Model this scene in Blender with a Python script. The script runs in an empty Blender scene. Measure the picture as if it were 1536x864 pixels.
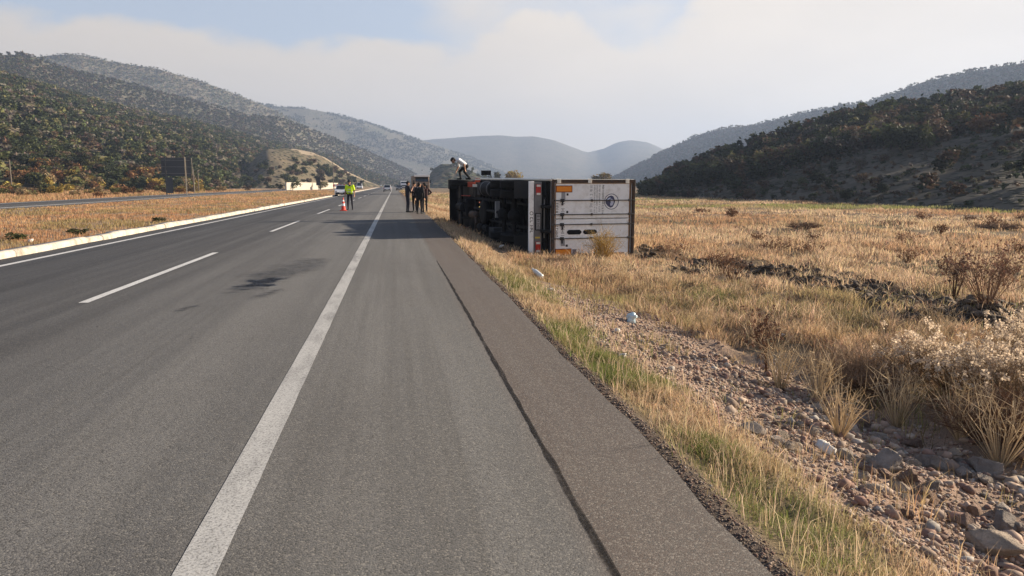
import bpy, bmesh, math, random
import numpy as np
from mathutils import Vector, Matrix
R = math.radians
random.seed(7)
rng = np.random.default_rng(11)
scene = bpy.context.scene
col = scene.collection

# ------------------------------------------------------------------ camera
FPX, HY, CAMH = 1100.0, 277.0, 1.6            # focal length in pixels of a 1536 wide picture, horizon row, eye height
PITCH, PSI = math.atan((432 - HY) / FPX), R(9.0028)
cam_d = bpy.data.cameras.new('camera'); cam = bpy.data.objects.new('camera', cam_d); col.objects.link(cam)
cam_d.sensor_width = 36; cam_d.lens = 36 * FPX / 1536; cam_d.clip_start = 0.05; cam_d.clip_end = 20000
cam.location = (0, 0, CAMH); cam.rotation_euler = (math.pi / 2 - PITCH, 0, -PSI)
scene.camera = cam

# ------------------------------------------------------------------ light
SUN_AZ, SUN_EL = R(80), R(17.5)              # azimuth from +Y towards +X
sdir = Vector((math.sin(SUN_AZ) * math.cos(SUN_EL), math.cos(SUN_AZ) * math.cos(SUN_EL), math.sin(SUN_EL)))
sl = bpy.data.lights.new('sun', 'SUN'); sun = bpy.data.objects.new('sun', sl); col.objects.link(sun)
sl.energy = 4.9; sl.angle = R(0.8); sl.color = (1.0, 0.85, 0.66)
sun.rotation_euler = (-sdir).to_track_quat('-Z', 'Y').to_euler()
SKY_STRENGTH = 0.082
EXPOSURE = 1.48
vs = scene.view_settings
vs.view_transform = 'Standard'; vs.look = 'None'; vs.exposure = EXPOSURE; vs.gamma = 1; vs.use_curve_mapping = False

w = bpy.data.worlds.new('World'); scene.world = w; w.use_nodes = True
nt = w.node_tree; nt.nodes.clear()
def N(tree, t, **k):
    n = tree.nodes.new(t)
    for a, b in k.items(): setattr(n, a, b)
    return n
def math_node(tree, op, a, b=None, clamp=False):
    n = N(tree, 'ShaderNodeMath', operation=op); n.use_clamp = clamp
    for i, v in enumerate((a, b)):
        if v is None: continue
        if isinstance(v, (int, float)): n.inputs[i].default_value = v
        else: tree.links.new(v, n.inputs[i])
    return n.outputs[0]
def smooth(tree, v, a, b, lo=0.0, hi=1.0):
    n = N(tree, 'ShaderNodeMapRange', interpolation_type='SMOOTHSTEP')
    tree.links.new(v, n.inputs[0])
    for i, q in enumerate((a, b, lo, hi)): n.inputs[i + 1].default_value = q
    return n.outputs[0]
def mixc(tree, f, a, b, mode='MIX'):
    n = N(tree, 'ShaderNodeMix', data_type='RGBA', blend_type=mode)
    for sock, v in ((n.inputs[0], f), (n.inputs[6], a), (n.inputs[7], b)):
        if isinstance(v, (int, float)): sock.default_value = v
        elif isinstance(v, tuple): sock.default_value = (*v, 1) if len(v) == 3 else v
        else: tree.links.new(v, sock)
    return n.outputs[2]
def noise(tree, vec, scale, detail=4, rough=0.55, dist=0.0):
    n = N(tree, 'ShaderNodeTexNoise')
    n.inputs['Scale'].default_value = scale; n.inputs['Detail'].default_value = detail
    n.inputs['Roughness'].default_value = rough; n.inputs['Distortion'].default_value = dist
    if vec is not None: tree.links.new(vec, n.inputs['Vector'])
    return n.outputs['Fac']
def mapping(tree, vec, scale=(1, 1, 1), loc=(0, 0, 0), rot=(0, 0, 0)):
    n = N(tree, 'ShaderNodeMapping'); tree.links.new(vec, n.inputs[0])
    n.inputs['Scale'].default_value = scale; n.inputs['Location'].default_value = loc; n.inputs['Rotation'].default_value = rot
    return n.outputs[0]

sky = N(nt, 'ShaderNodeTexSky', sky_type='NISHITA'); sky.sun_disc = False
sky.sun_elevation = SUN_EL; sky.sun_rotation = SUN_AZ
sky.air_density = 1.0; sky.dust_density = 1.5; sky.ozone_density = 1.5; sky.altitude = 900
tc = N(nt, 'ShaderNodeTexCoord'); sp = N(nt, 'ShaderNodeSeparateXYZ'); nt.links.new(tc.outputs['Generated'], sp.inputs[0])
elev = sp.outputs[2]
nz = noise(nt, mapping(nt, tc.outputs['Generated'], (5.0, 5.0, 9.0), (0.37, 1.1, 0.2)), 1.0, 6, 0.55, 0.15)
nb = noise(nt, mapping(nt, tc.outputs['Generated'], (1.6, 1.6, 3.4), (3.1, 0.4, 1.7)), 1.0, 4, 0.5, 0.4)
hgt = math_node(nt, 'ADD', elev, math_node(nt, 'MULTIPLY', math_node(nt, 'SUBTRACT', nz, 0.5), 0.16))
hgt = math_node(nt, 'ADD', hgt, math_node(nt, 'MULTIPLY', math_node(nt, 'SUBTRACT', 0.5, nb), 0.16))
azim = math_node(nt, 'ARCTAN2', sp.outputs[0], sp.outputs[1])
hgt = math_node(nt, 'SUBTRACT', hgt, smooth(nt, azim, 0.30, 0.55, 0.0, 0.10))
hgt = math_node(nt, 'SUBTRACT', hgt, smooth(nt, azim, -0.16, -0.36, 0.0, 0.025))
bank = smooth(nt, hgt, 0.196, 0.160)
veil = math_node(nt, 'MULTIPLY', smooth(nt, nb, 0.44, 0.68), smooth(nt, nz, 0.25, 0.7, 0.45, 0.9))
veil = math_node(nt, 'MULTIPLY', veil, smooth(nt, elev, 0.62, 0.27, 0.0, 1.0))
mask = math_node(nt, 'MAXIMUM', math_node(nt, 'MULTIPLY', bank, 0.9), math_node(nt, 'MAXIMUM', veil, smooth(nt, elev, 0.6, 0.25, 0.0, 0.22)))
# a thin sheet of cloud is lit from the sun's side
dt = N(nt, 'ShaderNodeVectorMath', operation='DOT_PRODUCT'); nt.links.new(tc.outputs['Generated'], dt.inputs[0]); dt.inputs[1].default_value = sdir
toward = smooth(nt, dt.outputs['Value'], -0.2, 0.9)
ccol = mixc(nt, toward, (4.0, 3.45, 2.85), (4.9, 4.25, 3.5))
lp = noise(nt, mapping(nt, tc.outputs['Generated'], (3, 3, 8)), 1.0, 5, 0.6)
ccol = mixc(nt, smooth(nt, lp, 0.3, 0.7, 0.0, 0.35), ccol, (3.3, 2.95, 2.6))
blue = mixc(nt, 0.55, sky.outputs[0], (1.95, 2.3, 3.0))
blue = mixc(nt, smooth(nt, elev, 0.27, 0.62, 0.0, 0.92), blue, (0.60, 0.90, 1.6))  # unseen sky overhead is darkened to weaken fill light and deepen shadows
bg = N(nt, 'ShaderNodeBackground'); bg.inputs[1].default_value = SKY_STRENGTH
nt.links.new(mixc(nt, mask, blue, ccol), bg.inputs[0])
out = N(nt, 'ShaderNodeOutputWorld'); nt.links.new(bg.outputs[0], out.inputs[0])
scene.cycles.volume_bounces = 1; scene.cycles.max_bounces = 6; scene.cycles.transparent_max_bounces = 4
scene.cycles.diffuse_bounces = 3

# ------------------------------------------------------------------ pixel rays of the photograph -> places on the ground
_f = np.array([math.sin(PSI) * math.cos(PITCH), math.cos(PSI) * math.cos(PITCH), -math.sin(PITCH)])
_r = np.array([math.cos(PSI), -math.sin(PSI), 0.0]); _u = np.cross(_r, _f)
def ray(x, y): return _f + _r * (x - 768) / FPX + _u * (432 - y) / FPX
def gp(x, y, z=0.0):
    d = ray(x, y); t = (z - CAMH) / d[2]; return np.array([0, 0, CAMH]) + d * t
def at(x, y, dist):
    d = ray(x, y); return np.array([0, 0, CAMH]) + d * dist / math.hypot(d[0], d[1])

# ------------------------------------------------------------------ number helpers
_tab = np.random.default_rng(5).random((256, 256))
def vnoise(x, y):
    x = np.asarray(x, float); y = np.asarray(y, float)
    xi = np.floor(x).astype(int); yi = np.floor(y).astype(int); fx = x - xi; fy = y - yi
    fx = fx * fx * (3 - 2 * fx); fy = fy * fy * (3 - 2 * fy)
    a = _tab[xi & 255, yi & 255]; b = _tab[(xi + 1) & 255, yi & 255]; c = _tab[xi & 255, (yi + 1) & 255]; d = _tab[(xi + 1) & 255, (yi + 1) & 255]
    return (a * (1 - fx) + b * fx) * (1 - fy) + (c * (1 - fx) + d * fx) * fy
def fbm(x, y, o=4):
    s = 0; a = 1; t = 0
    for i in range(o):
        s = s + a * vnoise(x * 2 ** i + 17.3 * i, y * 2 ** i + 9.1 * i); t += a; a *= 0.5
    return s / t
def sstep(a, b, v):
    t = np.clip((v - a) / (b - a), 0, 1); return t * t * (3 - 2 * t)

# ------------------------------------------------------------------ object helpers
def tag(o, label=None, cat=None, group=None, kind=None):
    if label: o['label'] = label
    if cat: o['category'] = cat
    if group: o['group'] = group
    if kind: o['kind'] = kind
    return o
def link(name, me, parent=None):
    o = bpy.data.objects.new(name, me); col.objects.link(o)
    if parent: o.parent = parent
    return o
def empty(name, loc=(0, 0, 0), rz=0.0):
    o = bpy.data.objects.new(name, None); col.objects.link(o); o.location = loc; o.rotation_euler = (0, 0, rz); o.empty_display_size = 0.2
    return o
def children(o): return [c for c in bpy.data.objects if c.parent == o]
def copy_tree(o, parent=None):
    c = o.copy(); col.objects.link(c); c.parent = parent
    for ch in children(o): copy_tree(ch, c)
    return c
def mesh_np(name, V, quads=None, tris=None, cols=None, mats=(), smooth_=False, midx=None):
    me = bpy.data.meshes.new(name)
    V = np.asarray(V, np.float32)
    q = np.zeros((0, 4), np.int32) if quads is None else np.asarray(quads, np.int32)
    t = np.zeros((0, 3), np.int32) if tris is None else np.asarray(tris, np.int32)
    me.vertices.add(len(V)); me.vertices.foreach_set('co', V.ravel())
    loops = np.concatenate([q.ravel(), t.ravel()]).astype(np.int32)
    tot = np.concatenate([np.full(len(q), 4), np.full(len(t), 3)]).astype(np.int32)
    me.loops.add(len(loops)); me.loops.foreach_set('vertex_index', loops)
    me.polygons.add(len(tot)); st = np.concatenate([[0], np.cumsum(tot)[:-1]]).astype(np.int32)
    me.polygons.foreach_set('loop_start', st)
    if smooth_: me.polygons.foreach_set('use_smooth', np.ones(len(tot), bool))
    if midx is not None: me.polygons.foreach_set('material_index', np.asarray(midx, np.int32))
    for m in mats: me.materials.append(m)
    me.update(calc_edges=True); me.validate()
    if cols is not None:
        a = me.color_attributes.new('Col', 'FLOAT_COLOR', 'POINT')
        c = np.ones((len(V), 4), np.float32); c[:, :3] = cols; a.data.foreach_set('color', c.ravel())
    return me
class MB:
    """Collects boxes, tubes and prisms; build() links them as ONE mesh object."""
    def __init__(s): s.v = []; s.f = []; s.m = []; s.sm = []
    def add(s, V, F, m=0, sm=False):
        b = len(s.v); s.v += [tuple(p) for p in V]; s.f += [tuple(i + b for i in f) for f in F]; s.m += [m] * len(F); s.sm += [sm] * len(F); return s
    def box(s, c, d, m=0, rot=None, taper=1.0):
        x, y, z = (q / 2 for q in d); V = []
        for k, (a, b_, e) in enumerate(((-1, -1, -1), (1, -1, -1), (1, 1, -1), (-1, 1, -1), (-1, -1, 1), (1, -1, 1), (1, 1, 1), (-1, 1, 1))):
            t = taper if e > 0 else 1
            p = Vector((a * x * t, b_ * y * t, e * z))
            if rot is not None: p = rot @ p
            V.append(p + Vector(c))
        return s.add(V, [(0, 3, 2, 1), (4, 5, 6, 7), (0, 1, 5, 4), (1, 2, 6, 5), (2, 3, 7, 6), (3, 0, 4, 7)], m)
    def tube(s, pts, rad, n=8, m=0, cap=True, sm=True):
        pts = [Vector(p) for p in pts]; rad = [rad] * len(pts) if isinstance(rad, (int, float)) else rad
        V = []; F = []; prev = None
        for i, p in enumerate(pts):
            d = (pts[min(i + 1, len(pts) - 1)] - pts[max(i - 1, 0)]).normalized()
            a = prev - d * prev.dot(d) if prev is not None else d.orthogonal()
            a = a.normalized() if a.length > 1e-6 else d.orthogonal().normalized()
            prev = a; b = d.cross(a)
            V += [p + (a * math.cos(2 * math.pi * k / n) + b * math.sin(2 * math.pi * k / n)) * rad[i] for k in range(n)]
        for i in range(len(pts) - 1):
            for k in range(n): F.append((i * n + k, i * n + (k + 1) % n, (i + 1) * n + (k + 1) % n, (i + 1) * n + k))
        s.add(V, F, m, sm)
        if cap:
            s.add(V[:n], [tuple(range(n))[::-1]], m); s.add(V[-n:], [tuple(range(n))], m)
        return s
    def prism(s, poly, axis, a, b, m=0, scale_b=None):
        """poly: 2-D outline in the two other axes; extruded from a to b along axis."""
        def P(u, v, wv): return {0: (wv, u, v), 1: (u, wv, v), 2: (u, v, wv)}[axis]
        n = len(poly); V = [P(u, v, a) for u, v in poly] + [P(u, v, b) for u, v in (scale_b or poly)]
        F = [(k, (k + 1) % n, n + (k + 1) % n, n + k) for k in range(n)] + [tuple(range(n))[::-1], tuple(range(n, 2 * n))]
        return s.add(V, F, m)
    def lathe(s, prof, c, axis=0, n=24, m=0, sm=True):
        """prof: (radius, along) pairs round an axis through c."""
        V = []; F = []
        for r_, h in prof:
            for k in range(n):
                a = 2 * math.pi * k / n; q = (r_ * math.cos(a), r_ * math.sin(a))
                p = {0: (h, q[0], q[1]), 1: (q[0], h, q[1]), 2: (q[0], q[1], h)}[axis]
                V.append(Vector(p) + Vector(c))
        for i in range(len(prof) - 1):
            for k in range(n): F.append((i * n + k, i * n + (k + 1) % n, (i + 1) * n + (k + 1) % n, (i + 1) * n + k))
        s.add(V, F, m, sm)
        s.add(V[:n], [tuple(range(n))[::-1]], m); s.add(V[-n:], [tuple(range(n))], m)
        return s
    def build(s, name, mats, parent=None, bevel=0.0, seg=2):  # one mesh
        me = bpy.data.meshes.new(name); me.from_pydata([tuple(p) for p in s.v], [], s.f)
        for mt in (mats if isinstance(mats, (list, tuple)) else [mats]): me.materials.append(mt)
        me.polygons.foreach_set('material_index', s.m); me.polygons.foreach_set('use_smooth', s.sm); me.update()
        bm = bmesh.new(); bm.from_mesh(me); bmesh.ops.recalc_face_normals(bm, faces=bm.faces); bm.to_mesh(me); bm.free()
        o = link(name, me, parent)
        if bevel:
            b = o.modifiers.new('bevel', 'BEVEL'); b.width = bevel; b.segments = seg; b.limit_method = 'ANGLE'; b.angle_limit = R(40)
        return o

# ------------------------------------------------------------------ materials
def material(name):
    m = bpy.data.materials.new(name); m.use_nodes = True; t = m.node_tree; t.nodes.clear()
    o = N(t, 'ShaderNodeOutputMaterial'); b = N(t, 'ShaderNodeBsdfPrincipled'); t.links.new(b.outputs[0], o.inputs[0])
    return m, t, b, o
def bump(t, b, h, strength=0.4, dist=0.02):
    n = N(t, 'ShaderNodeBump'); n.inputs['Strength'].default_value = strength; n.inputs['Distance'].default_value = dist
    t.links.new(h, n.inputs['Height']); t.links.new(n.outputs[0], b.inputs['Normal'])
def objco(t): return N(t, 'ShaderNodeTexCoord').outputs['Object']
def paint(name, c, rough=0.5, metal=0.0, dirt=0.35, dcol=(0.16, 0.12, 0.085), scale=2.5, spec=0.4, coat=0.0):
    m, t, b, o = material(name); co = objco(t)
    n1 = noise(t, co, scale, 6, 0.65, 0.3); n2 = noise(t, co, scale * 9, 3, 0.6)
    f = math_node(t, 'MULTIPLY', smooth(t, n1, 0.42, 0.78), dirt); f2 = math_node(t, 'MULTIPLY', smooth(t, n2, 0.5, 0.8), dirt * 0.4)
    c1 = mixc(t, math_node(t, 'ADD', f, f2), c, dcol)
    t.links.new(c1, b.inputs['Base Color']); b.inputs['Roughness'].default_value = rough; b.inputs['Metallic'].default_value = metal
    b.inputs['Specular IOR Level'].default_value = spec; b.inputs['Coat Weight'].default_value = coat
    t.links.new(smooth(t, n1, 0.3, 0.8, rough * 0.85, min(1, rough * 1.25)), b.inputs['Roughness'])
    return m
def glass(name, c=(0.012, 0.015, 0.018)):
    m, t, b, o = material(name); b.inputs['Base Color'].default_value = (*c, 1); b.inputs['Roughness'].default_value = 0.06; b.inputs['Specular IOR Level'].default_value = 0.6
    return m
def leaf_mat(name, trans=0.35, vary=0.25, rough=0.75):
    m, t, b, o = material(name)
    at_ = N(t, 'ShaderNodeAttribute'); at_.attribute_name = 'Col'
    inf = N(t, 'ShaderNodeObjectInfo'); hsv = N(t, 'ShaderNodeHueSaturation')
    t.links.new(smooth(t, inf.outputs['Random'], 0, 1, 1 - vary, 1 + vary), hsv.inputs['Value'])
    t.links.new(at_.outputs['Color'], hsv.inputs['Color'])
    t.links.new(hsv.outputs[0], b.inputs['Base Color']); b.inputs['Roughness'].default_value = rough; b.inputs['Specular IOR Level'].default_value = 0.15
    tr = N(t, 'ShaderNodeBsdfTranslucent'); t.links.new(hsv.outputs[0], tr.inputs[0])
    mx = N(t, 'ShaderNodeMixShader'); mx.inputs[0].default_value = trans
    t.links.new(b.outputs[0], mx.inputs[1]); t.links.new(tr.outputs[0], mx.inputs[2]); t.links.new(mx.outputs[0], o.inputs[0])
    return m
M_grass = leaf_mat('dry_grass', 0.45, 0.0)
M_leaf = leaf_mat('foliage', 0.25, 0.3)
M_twig = leaf_mat('twigs', 0.1, 0.1)
M_fluff = leaf_mat('seed_fluff', 0.5, 0.05)
M_stone = leaf_mat('stones', 0.0, 0.25, 0.85)
def rock_mat():
    m, t, b, o = material('rough_rock'); a = N(t, 'ShaderNodeAttribute'); a.attribute_name = 'Col'; co = objco(t); inf = N(t, 'ShaderNodeObjectInfo')
    n1 = noise(t, co, 2.5, 8, 0.7, 0.4); n2 = noise(t, co, 11, 5, 0.7)
    c = mixc(t, smooth(t, n1, 0.42, 0.7, 0, 0.5), a.outputs['Color'], (0.36, 0.265, 0.20)); c = mixc(t, smooth(t, n2, 0.5, 0.75, 0, 0.4), c, (0.14, 0.11, 0.09))
    c = mixc(t, 1.0, c, smooth(t, inf.outputs['Random'], 0, 1, 0.72, 1.2), 'MULTIPLY')
    t.links.new(c, b.inputs['Base Color']); b.inputs['Roughness'].default_value = 0.92; b.inputs['Specular IOR Level'].default_value = 0.15
    bump(t, b, math_node(t, 'ADD', n1, math_node(t, 'MULTIPLY', n2, 0.5)), 0.9, 0.12); return m
M_rock = rock_mat()

# asphalt: two lanes, shoulder and a browner outer strip, each with its own wear
def asphalt_mat():
    m, t, b, o = material('asphalt'); co = objco(t)
    s = N(t, 'ShaderNodeSeparateXYZ'); t.links.new(co, s.inputs[0]); X = s.outputs[0]
    wob = math_node(t, 'MULTIPLY', math_node(t, 'SUBTRACT', noise(t, mapping(t, co, (1.5, 0.25, 1)), 1.0, 4), 0.5), 0.5)
    Xw = math_node(t, 'ADD', X, wob)
    c = mixc(t, smooth(t, Xw, -4.9, -2.6), (0.0225, 0.0238, 0.0275), (0.0575, 0.0592, 0.0635))
    c = mixc(t, smooth(t, Xw, -1.2, -0.7), c, (0.0565, 0.0572, 0.0595))
    Xe = math_node(t, 'ADD', X, math_node(t, 'MULTIPLY', wob, 0.12))
    c = mixc(t, smooth(t, Xe, 0.74, 0.90), c, (0.046, 0.0335, 0.0285))
    c = mixc(t, math_node(t, 'MULTIPLY', smooth(t, Xe, 1.2, 1.5), 0.8), c, (0.028, 0.0205, 0.0175))
    # long streaks laid by traffic along the road
    st = noise(t, mapping(t, co, (3.2, 0.06, 1)), 1.0, 5, 0.6)
    c = mixc(t, smooth(t, st, 0.35, 0.7, 0, 0.55), c, (0.105, 0.106, 0.109))
    st2 = noise(t, mapping(t, co, (9.0, 0.10, 1), (4, 2, 0)), 1.0, 3, 0.6)
    c = mixc(t, smooth(t, st2, 0.45, 0.8, 0, 0.5), c, (0.033, 0.032, 0.031))
    pt = noise(t, mapping(t, co, (0.5, 0.18, 1), (9, 3, 0)), 1.0, 5, 0.6)
    c = mixc(t, smooth(t, pt, 0.4, 0.75, 0, 0.55), c, (0.036, 0.035, 0.036))
    # paths polished by wheels, and dust blown in from the verge
    for xc, wd_, am in ((-3.35, 0.5, 0.26), (-1.75, 0.55, 0.5), (-5.2, 0.5, 0.16), (-6.9, 0.5, 0.14)):
        dx = math_node(t, 'ABSOLUTE', math_node(t, 'SUBTRACT', Xw, xc)); c = mixc(t, smooth(t, dx, wd_, 0.0, 0, am), c, (0.104, 0.104, 0.106))
    du = noise(t, mapping(t, co, (2.5, 0.5, 1), (1, 7, 0)), 1.6, 6, 0.65)
    c = mixc(t, math_node(t, 'MULTIPLY', smooth(t, X, -0.7, 0.8), smooth(t, du, 0.5, 0.75, 0, 0.22)), c, (0.108, 0.098, 0.088))
    c = mixc(t, smooth(t, Xe, 0.82, 0.90, 0, 0.55), c, (0.040, 0.027, 0.022))
    # stone chips
    vo = N(t, 'ShaderNodeTexVoronoi'); vo.inputs['Scale'].default_value = 120; t.links.new(co, vo.inputs['Vector'])
    sc = N(t, 'ShaderNodeSeparateColor'); t.links.new(vo.outputs['Color'], sc.inputs[0])
    c = mixc(t, smooth(t, sc.outputs[0], 0.62, 1.0, 0, 0.42), c, (0.20, 0.188, 0.172))
    c = mixc(t, smooth(t, sc.outputs[1], 0.55, 1.0, 0, 0.75), c, (0.020, 0.020, 0.021))
    g = noise(t, co, 45, 4, 0.7)
    c = mixc(t, smooth(t, g, 0.35, 0.7, 0.0, 0.3), c, (0.03, 0.029, 0.028))
    # loose specks and tyre crumbs
    sp_ = noise(t, mapping(t, co, (6, 3, 1)), 2.2, 2, 0.5)
    c = mixc(t, smooth(t, sp_, 0.745, 0.77, 0, 0.85), c, (0.018, 0.017, 0.017))
    t.links.new(c, b.inputs['Base Color']); b.inputs['Roughness'].default_value = 0.75; b.inputs['Specular IOR Level'].default_value = 0.30
    hh = math_node(t, 'ADD', math_node(t, 'MULTIPLY', vo.outputs['Distance'], -1.0), math_node(t, 'MULTIPLY', g, 0.6))
    bump(t, b, hh, 0.55, 0.006)
    return m
M_asphalt = asphalt_mat()
def stain_mat():
    m, t, b, o = material('oil_film'); a = N(t, 'ShaderNodeAttribute'); a.attribute_name = 'Col'; co = objco(t)
    b.inputs['Base Color'].default_value = (0.022, 0.022, 0.025, 1); b.inputs['Specular IOR Level'].default_value = 0.35
    t.links.new(smooth(t, noise(t, mapping(t, co, (1, 3, 1)), 2.0, 4), 0.4, 0.6, 0.42, 0.75), b.inputs['Roughness'])
    sc = N(t, 'ShaderNodeSeparateColor'); t.links.new(a.outputs['Color'], sc.inputs[0])
    f = smooth(t, noise(t, mapping(t, co, (2.5, 9, 1)), 2.0, 5, 0.65), 0.36, 0.66, 0.12, 0.62)
    t.links.new(math_node(t, 'MULTIPLY', sc.outputs[0], f), b.inputs['Alpha']); return m
M_film = stain_mat()
def line_mat(name, base, wear):
    m, t, b, o = material(name); co = objco(t)
    n1 = noise(t, co, 70, 4, 0.7); n2 = noise(t, mapping(t, co, (2, 0.4, 1)), 2.0, 5, 0.65)
    f = math_node(t, 'ADD', smooth(t, n1, 0.50, 0.66, 0, wear * 1.3), smooth(t, n2, 0.42, 0.72, 0, wear), True)
    c = mixc(t, f, base, (0.12, 0.115, 0.11))
    vo = N(t, 'ShaderNodeTexVoronoi'); vo.inputs['Scale'].default_value = 130; t.links.new(co, vo.inputs['Vector'])
    sc = N(t, 'ShaderNodeSeparateColor'); t.links.new(vo.outputs['Color'], sc.inputs[0])
    c = mixc(t, smooth(t, sc.outputs[0], 0.55, 1.0, 0, 0.45), c, (0.10, 0.095, 0.09))
    t.links.new(c, b.inputs['Base Color']); b.inputs['Roughness'].default_value = 0.8; b.inputs['Specular IOR Level'].default_value = 0.2
    bump(t, b, n1, 0.4, 0.004)
    return m
M_line = line_mat('worn_white_line', (0.50, 0.485, 0.45), 0.55)
M_line2 = line_mat('fresh_white_line', (0.66, 0.65, 0.62), 0.25)
def seam_mat():
    m, t, b, o = material('worn_seam'); co = objco(t); b.inputs['Base Color'].default_value = (0.017, 0.015, 0.014, 1); b.inputs['Roughness'].default_value = 0.85; b.inputs['Specular IOR Level'].default_value = 0.15
    n1 = noise(t, mapping(t, co, (6, 0.8, 1)), 1.5, 5, 0.7); n2 = noise(t, co, 60, 3, 0.7)
    t.links.new(math_node(t, 'MULTIPLY', smooth(t, n1, 0.30, 0.58, 0.30, 0.95), smooth(t, n2, 0.30, 0.55, 0.45, 1.0)), b.inputs['Alpha']); return m
M_skid = seam_mat()
M_unused = None and paint('oil_stain', (0.017, 0.017, 0.018), 0.62, 0, 0.7, (0.045, 0.045, 0.046), 3.0, 0.25)
M_kerb = paint('kerb_concrete', (0.50, 0.455, 0.39), 0.9, 0, 0.95, (0.24, 0.20, 0.15), 3, 0.2)
def ground_mat():
    m, t, b, o = material('ground_soil'); co = objco(t)
    a = N(t, 'ShaderNodeAttribute'); a.attribute_name = 'Col'
    n1 = noise(t, co, 1.7, 7, 0.65); n2 = noise(t, co, 14, 6, 0.7); n3 = noise(t, co, 60, 3, 0.7)
    c = mixc(t, smooth(t, n1, 0.3, 0.75, 0, 0.55), a.outputs['Color'], (0.105, 0.082, 0.055))
    c = mixc(t, smooth(t, n2, 0.42, 0.75, 0, 0.55), c, (0.30, 0.235, 0.155))
    c = mixc(t, smooth(t, n3, 0.45, 0.75, 0, 0.6), c, (0.06, 0.048, 0.036))
    t.links.new(c, b.inputs['Base Color']); b.inputs['Roughness'].default_value = 0.95; b.inputs['Specular IOR Level'].default_value = 0.1
    bump(t, b, math_node(t, 'ADD', n2, math_node(t, 'MULTIPLY', n3, 0.5)), 0.7, 0.05)
    return m
M_ground = ground_mat()
def hill_mat(name, earth, tree, scale, dens, tan=(0.2, 0.16, 0.11)):
    """earth showing between trees; the trees that stand out are built, this is the fine growth between them"""
    m, t, b, o = material(name); co = objco(t)
    vo = N(t, 'ShaderNodeTexVoronoi'); vo.inputs['Scale'].default_value = scale; t.links.new(co, vo.inputs['Vector'])
    big = noise(t, co, scale * 0.06, 5, 0.6)
    thr = math_node(t, 'ADD', vo.outputs['Distance'], math_node(t, 'MULTIPLY', math_node(t, 'SUBTRACT', big, 0.5), 0.9))
    f = smooth(t, thr, dens + 0.14, dens - 0.1)
    n1 = noise(t, co, scale * 0.2, 6, 0.65)
    c = mixc(t, smooth(t, n1, 0.35, 0.7), earth, tan)
    sc = N(t, 'ShaderNodeSeparateColor'); t.links.new(vo.outputs['Color'], sc.inputs[0])
    tc_ = mixc(t, sc.outputs[0], tree, tuple(q * 1.7 for q in tree))
    c = mixc(t, f, c, tc_)
    t.links.new(c, b.inputs['Base Color']); b.inputs['Roughness'].default_value = 0.95; b.inputs['Specular IOR Level'].default_value = 0.1
    bump(t, b, math_node(t, 'MULTIPLY', f, math_node(t, 'SUBTRACT', 1.0, vo.outputs['Distance'])), 0.8, 1.5)
    return m

# ------------------------------------------------------------------ terrain
def road_shift(y):
    y = np.asarray(y, float); return -5.0 * np.clip((y - 150) / 700, 0, 2) ** 2
def edge_x(y):
    y = np.asarray(y, float)
    return 1.50 + road_shift(y) + 0.05 * (vnoise(y * 0.9, 3.3) - 0.5) + 0.05 * (vnoise(y * 4.0, 8.3) - 0.5) + 0.22 * np.clip(y / 34, 0, 1)
_pn = np.array([(0, -.075), (.13, -.06), (.3, -.12), (1.0, -.24), (2.0, -.50), (2.9, -.74), (3.4, -.80), (4.0, -.72), (5, -.70), (60, -.78)])
_pf = np.array([(0, -.075), (.13, -.07), (.4, -.13), (1.4, -.45), (2.6, -.66), (3.5, -.70), (5, -.70), (60, -.80), (61, -.80)])
SCAR = [(gp(a, b_, -.7)[0], gp(a, b_, -.7)[1]) for a, b_ in ((955, 378), (1010, 386), (1075, 396), (1160, 404), (1215, 416), (1290, 432), (1400, 458), (1536, 492))]
SCAR2 = [(gp(a, b_, -.7)[0], gp(a, b_, -.7)[1]) for a, b_ in ((985, 405), (1030, 408))]
def seg_dist(x, y, pts):
    best = np.full(np.shape(x), 1e9)
    for (x0, y0), (x1, y1) in zip(pts[:-1], pts[1:]):
        dx, dy = x1 - x0, y1 - y0; t = np.clip(((x - x0) * dx + (y - y0) * dy) / (dx * dx + dy * dy), 0, 1)
        best = np.minimum(best, np.hypot(x - x0 - t * dx, y - y0 - t * dy))
    return best
def scar(x, y):
    d = np.minimum(seg_dist(x, y, SCAR), seg_dist(x, y, SCAR2) * 1.6)
    wd = 0.85 + 1.1 * vnoise(x * 0.9 + 3, y * 0.6)
    return sstep(wd * 1.25, wd * 0.5, d) * sstep(0.36, 0.54, fbm(x * 0.45, y * 0.45 + 5, 3))
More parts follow.
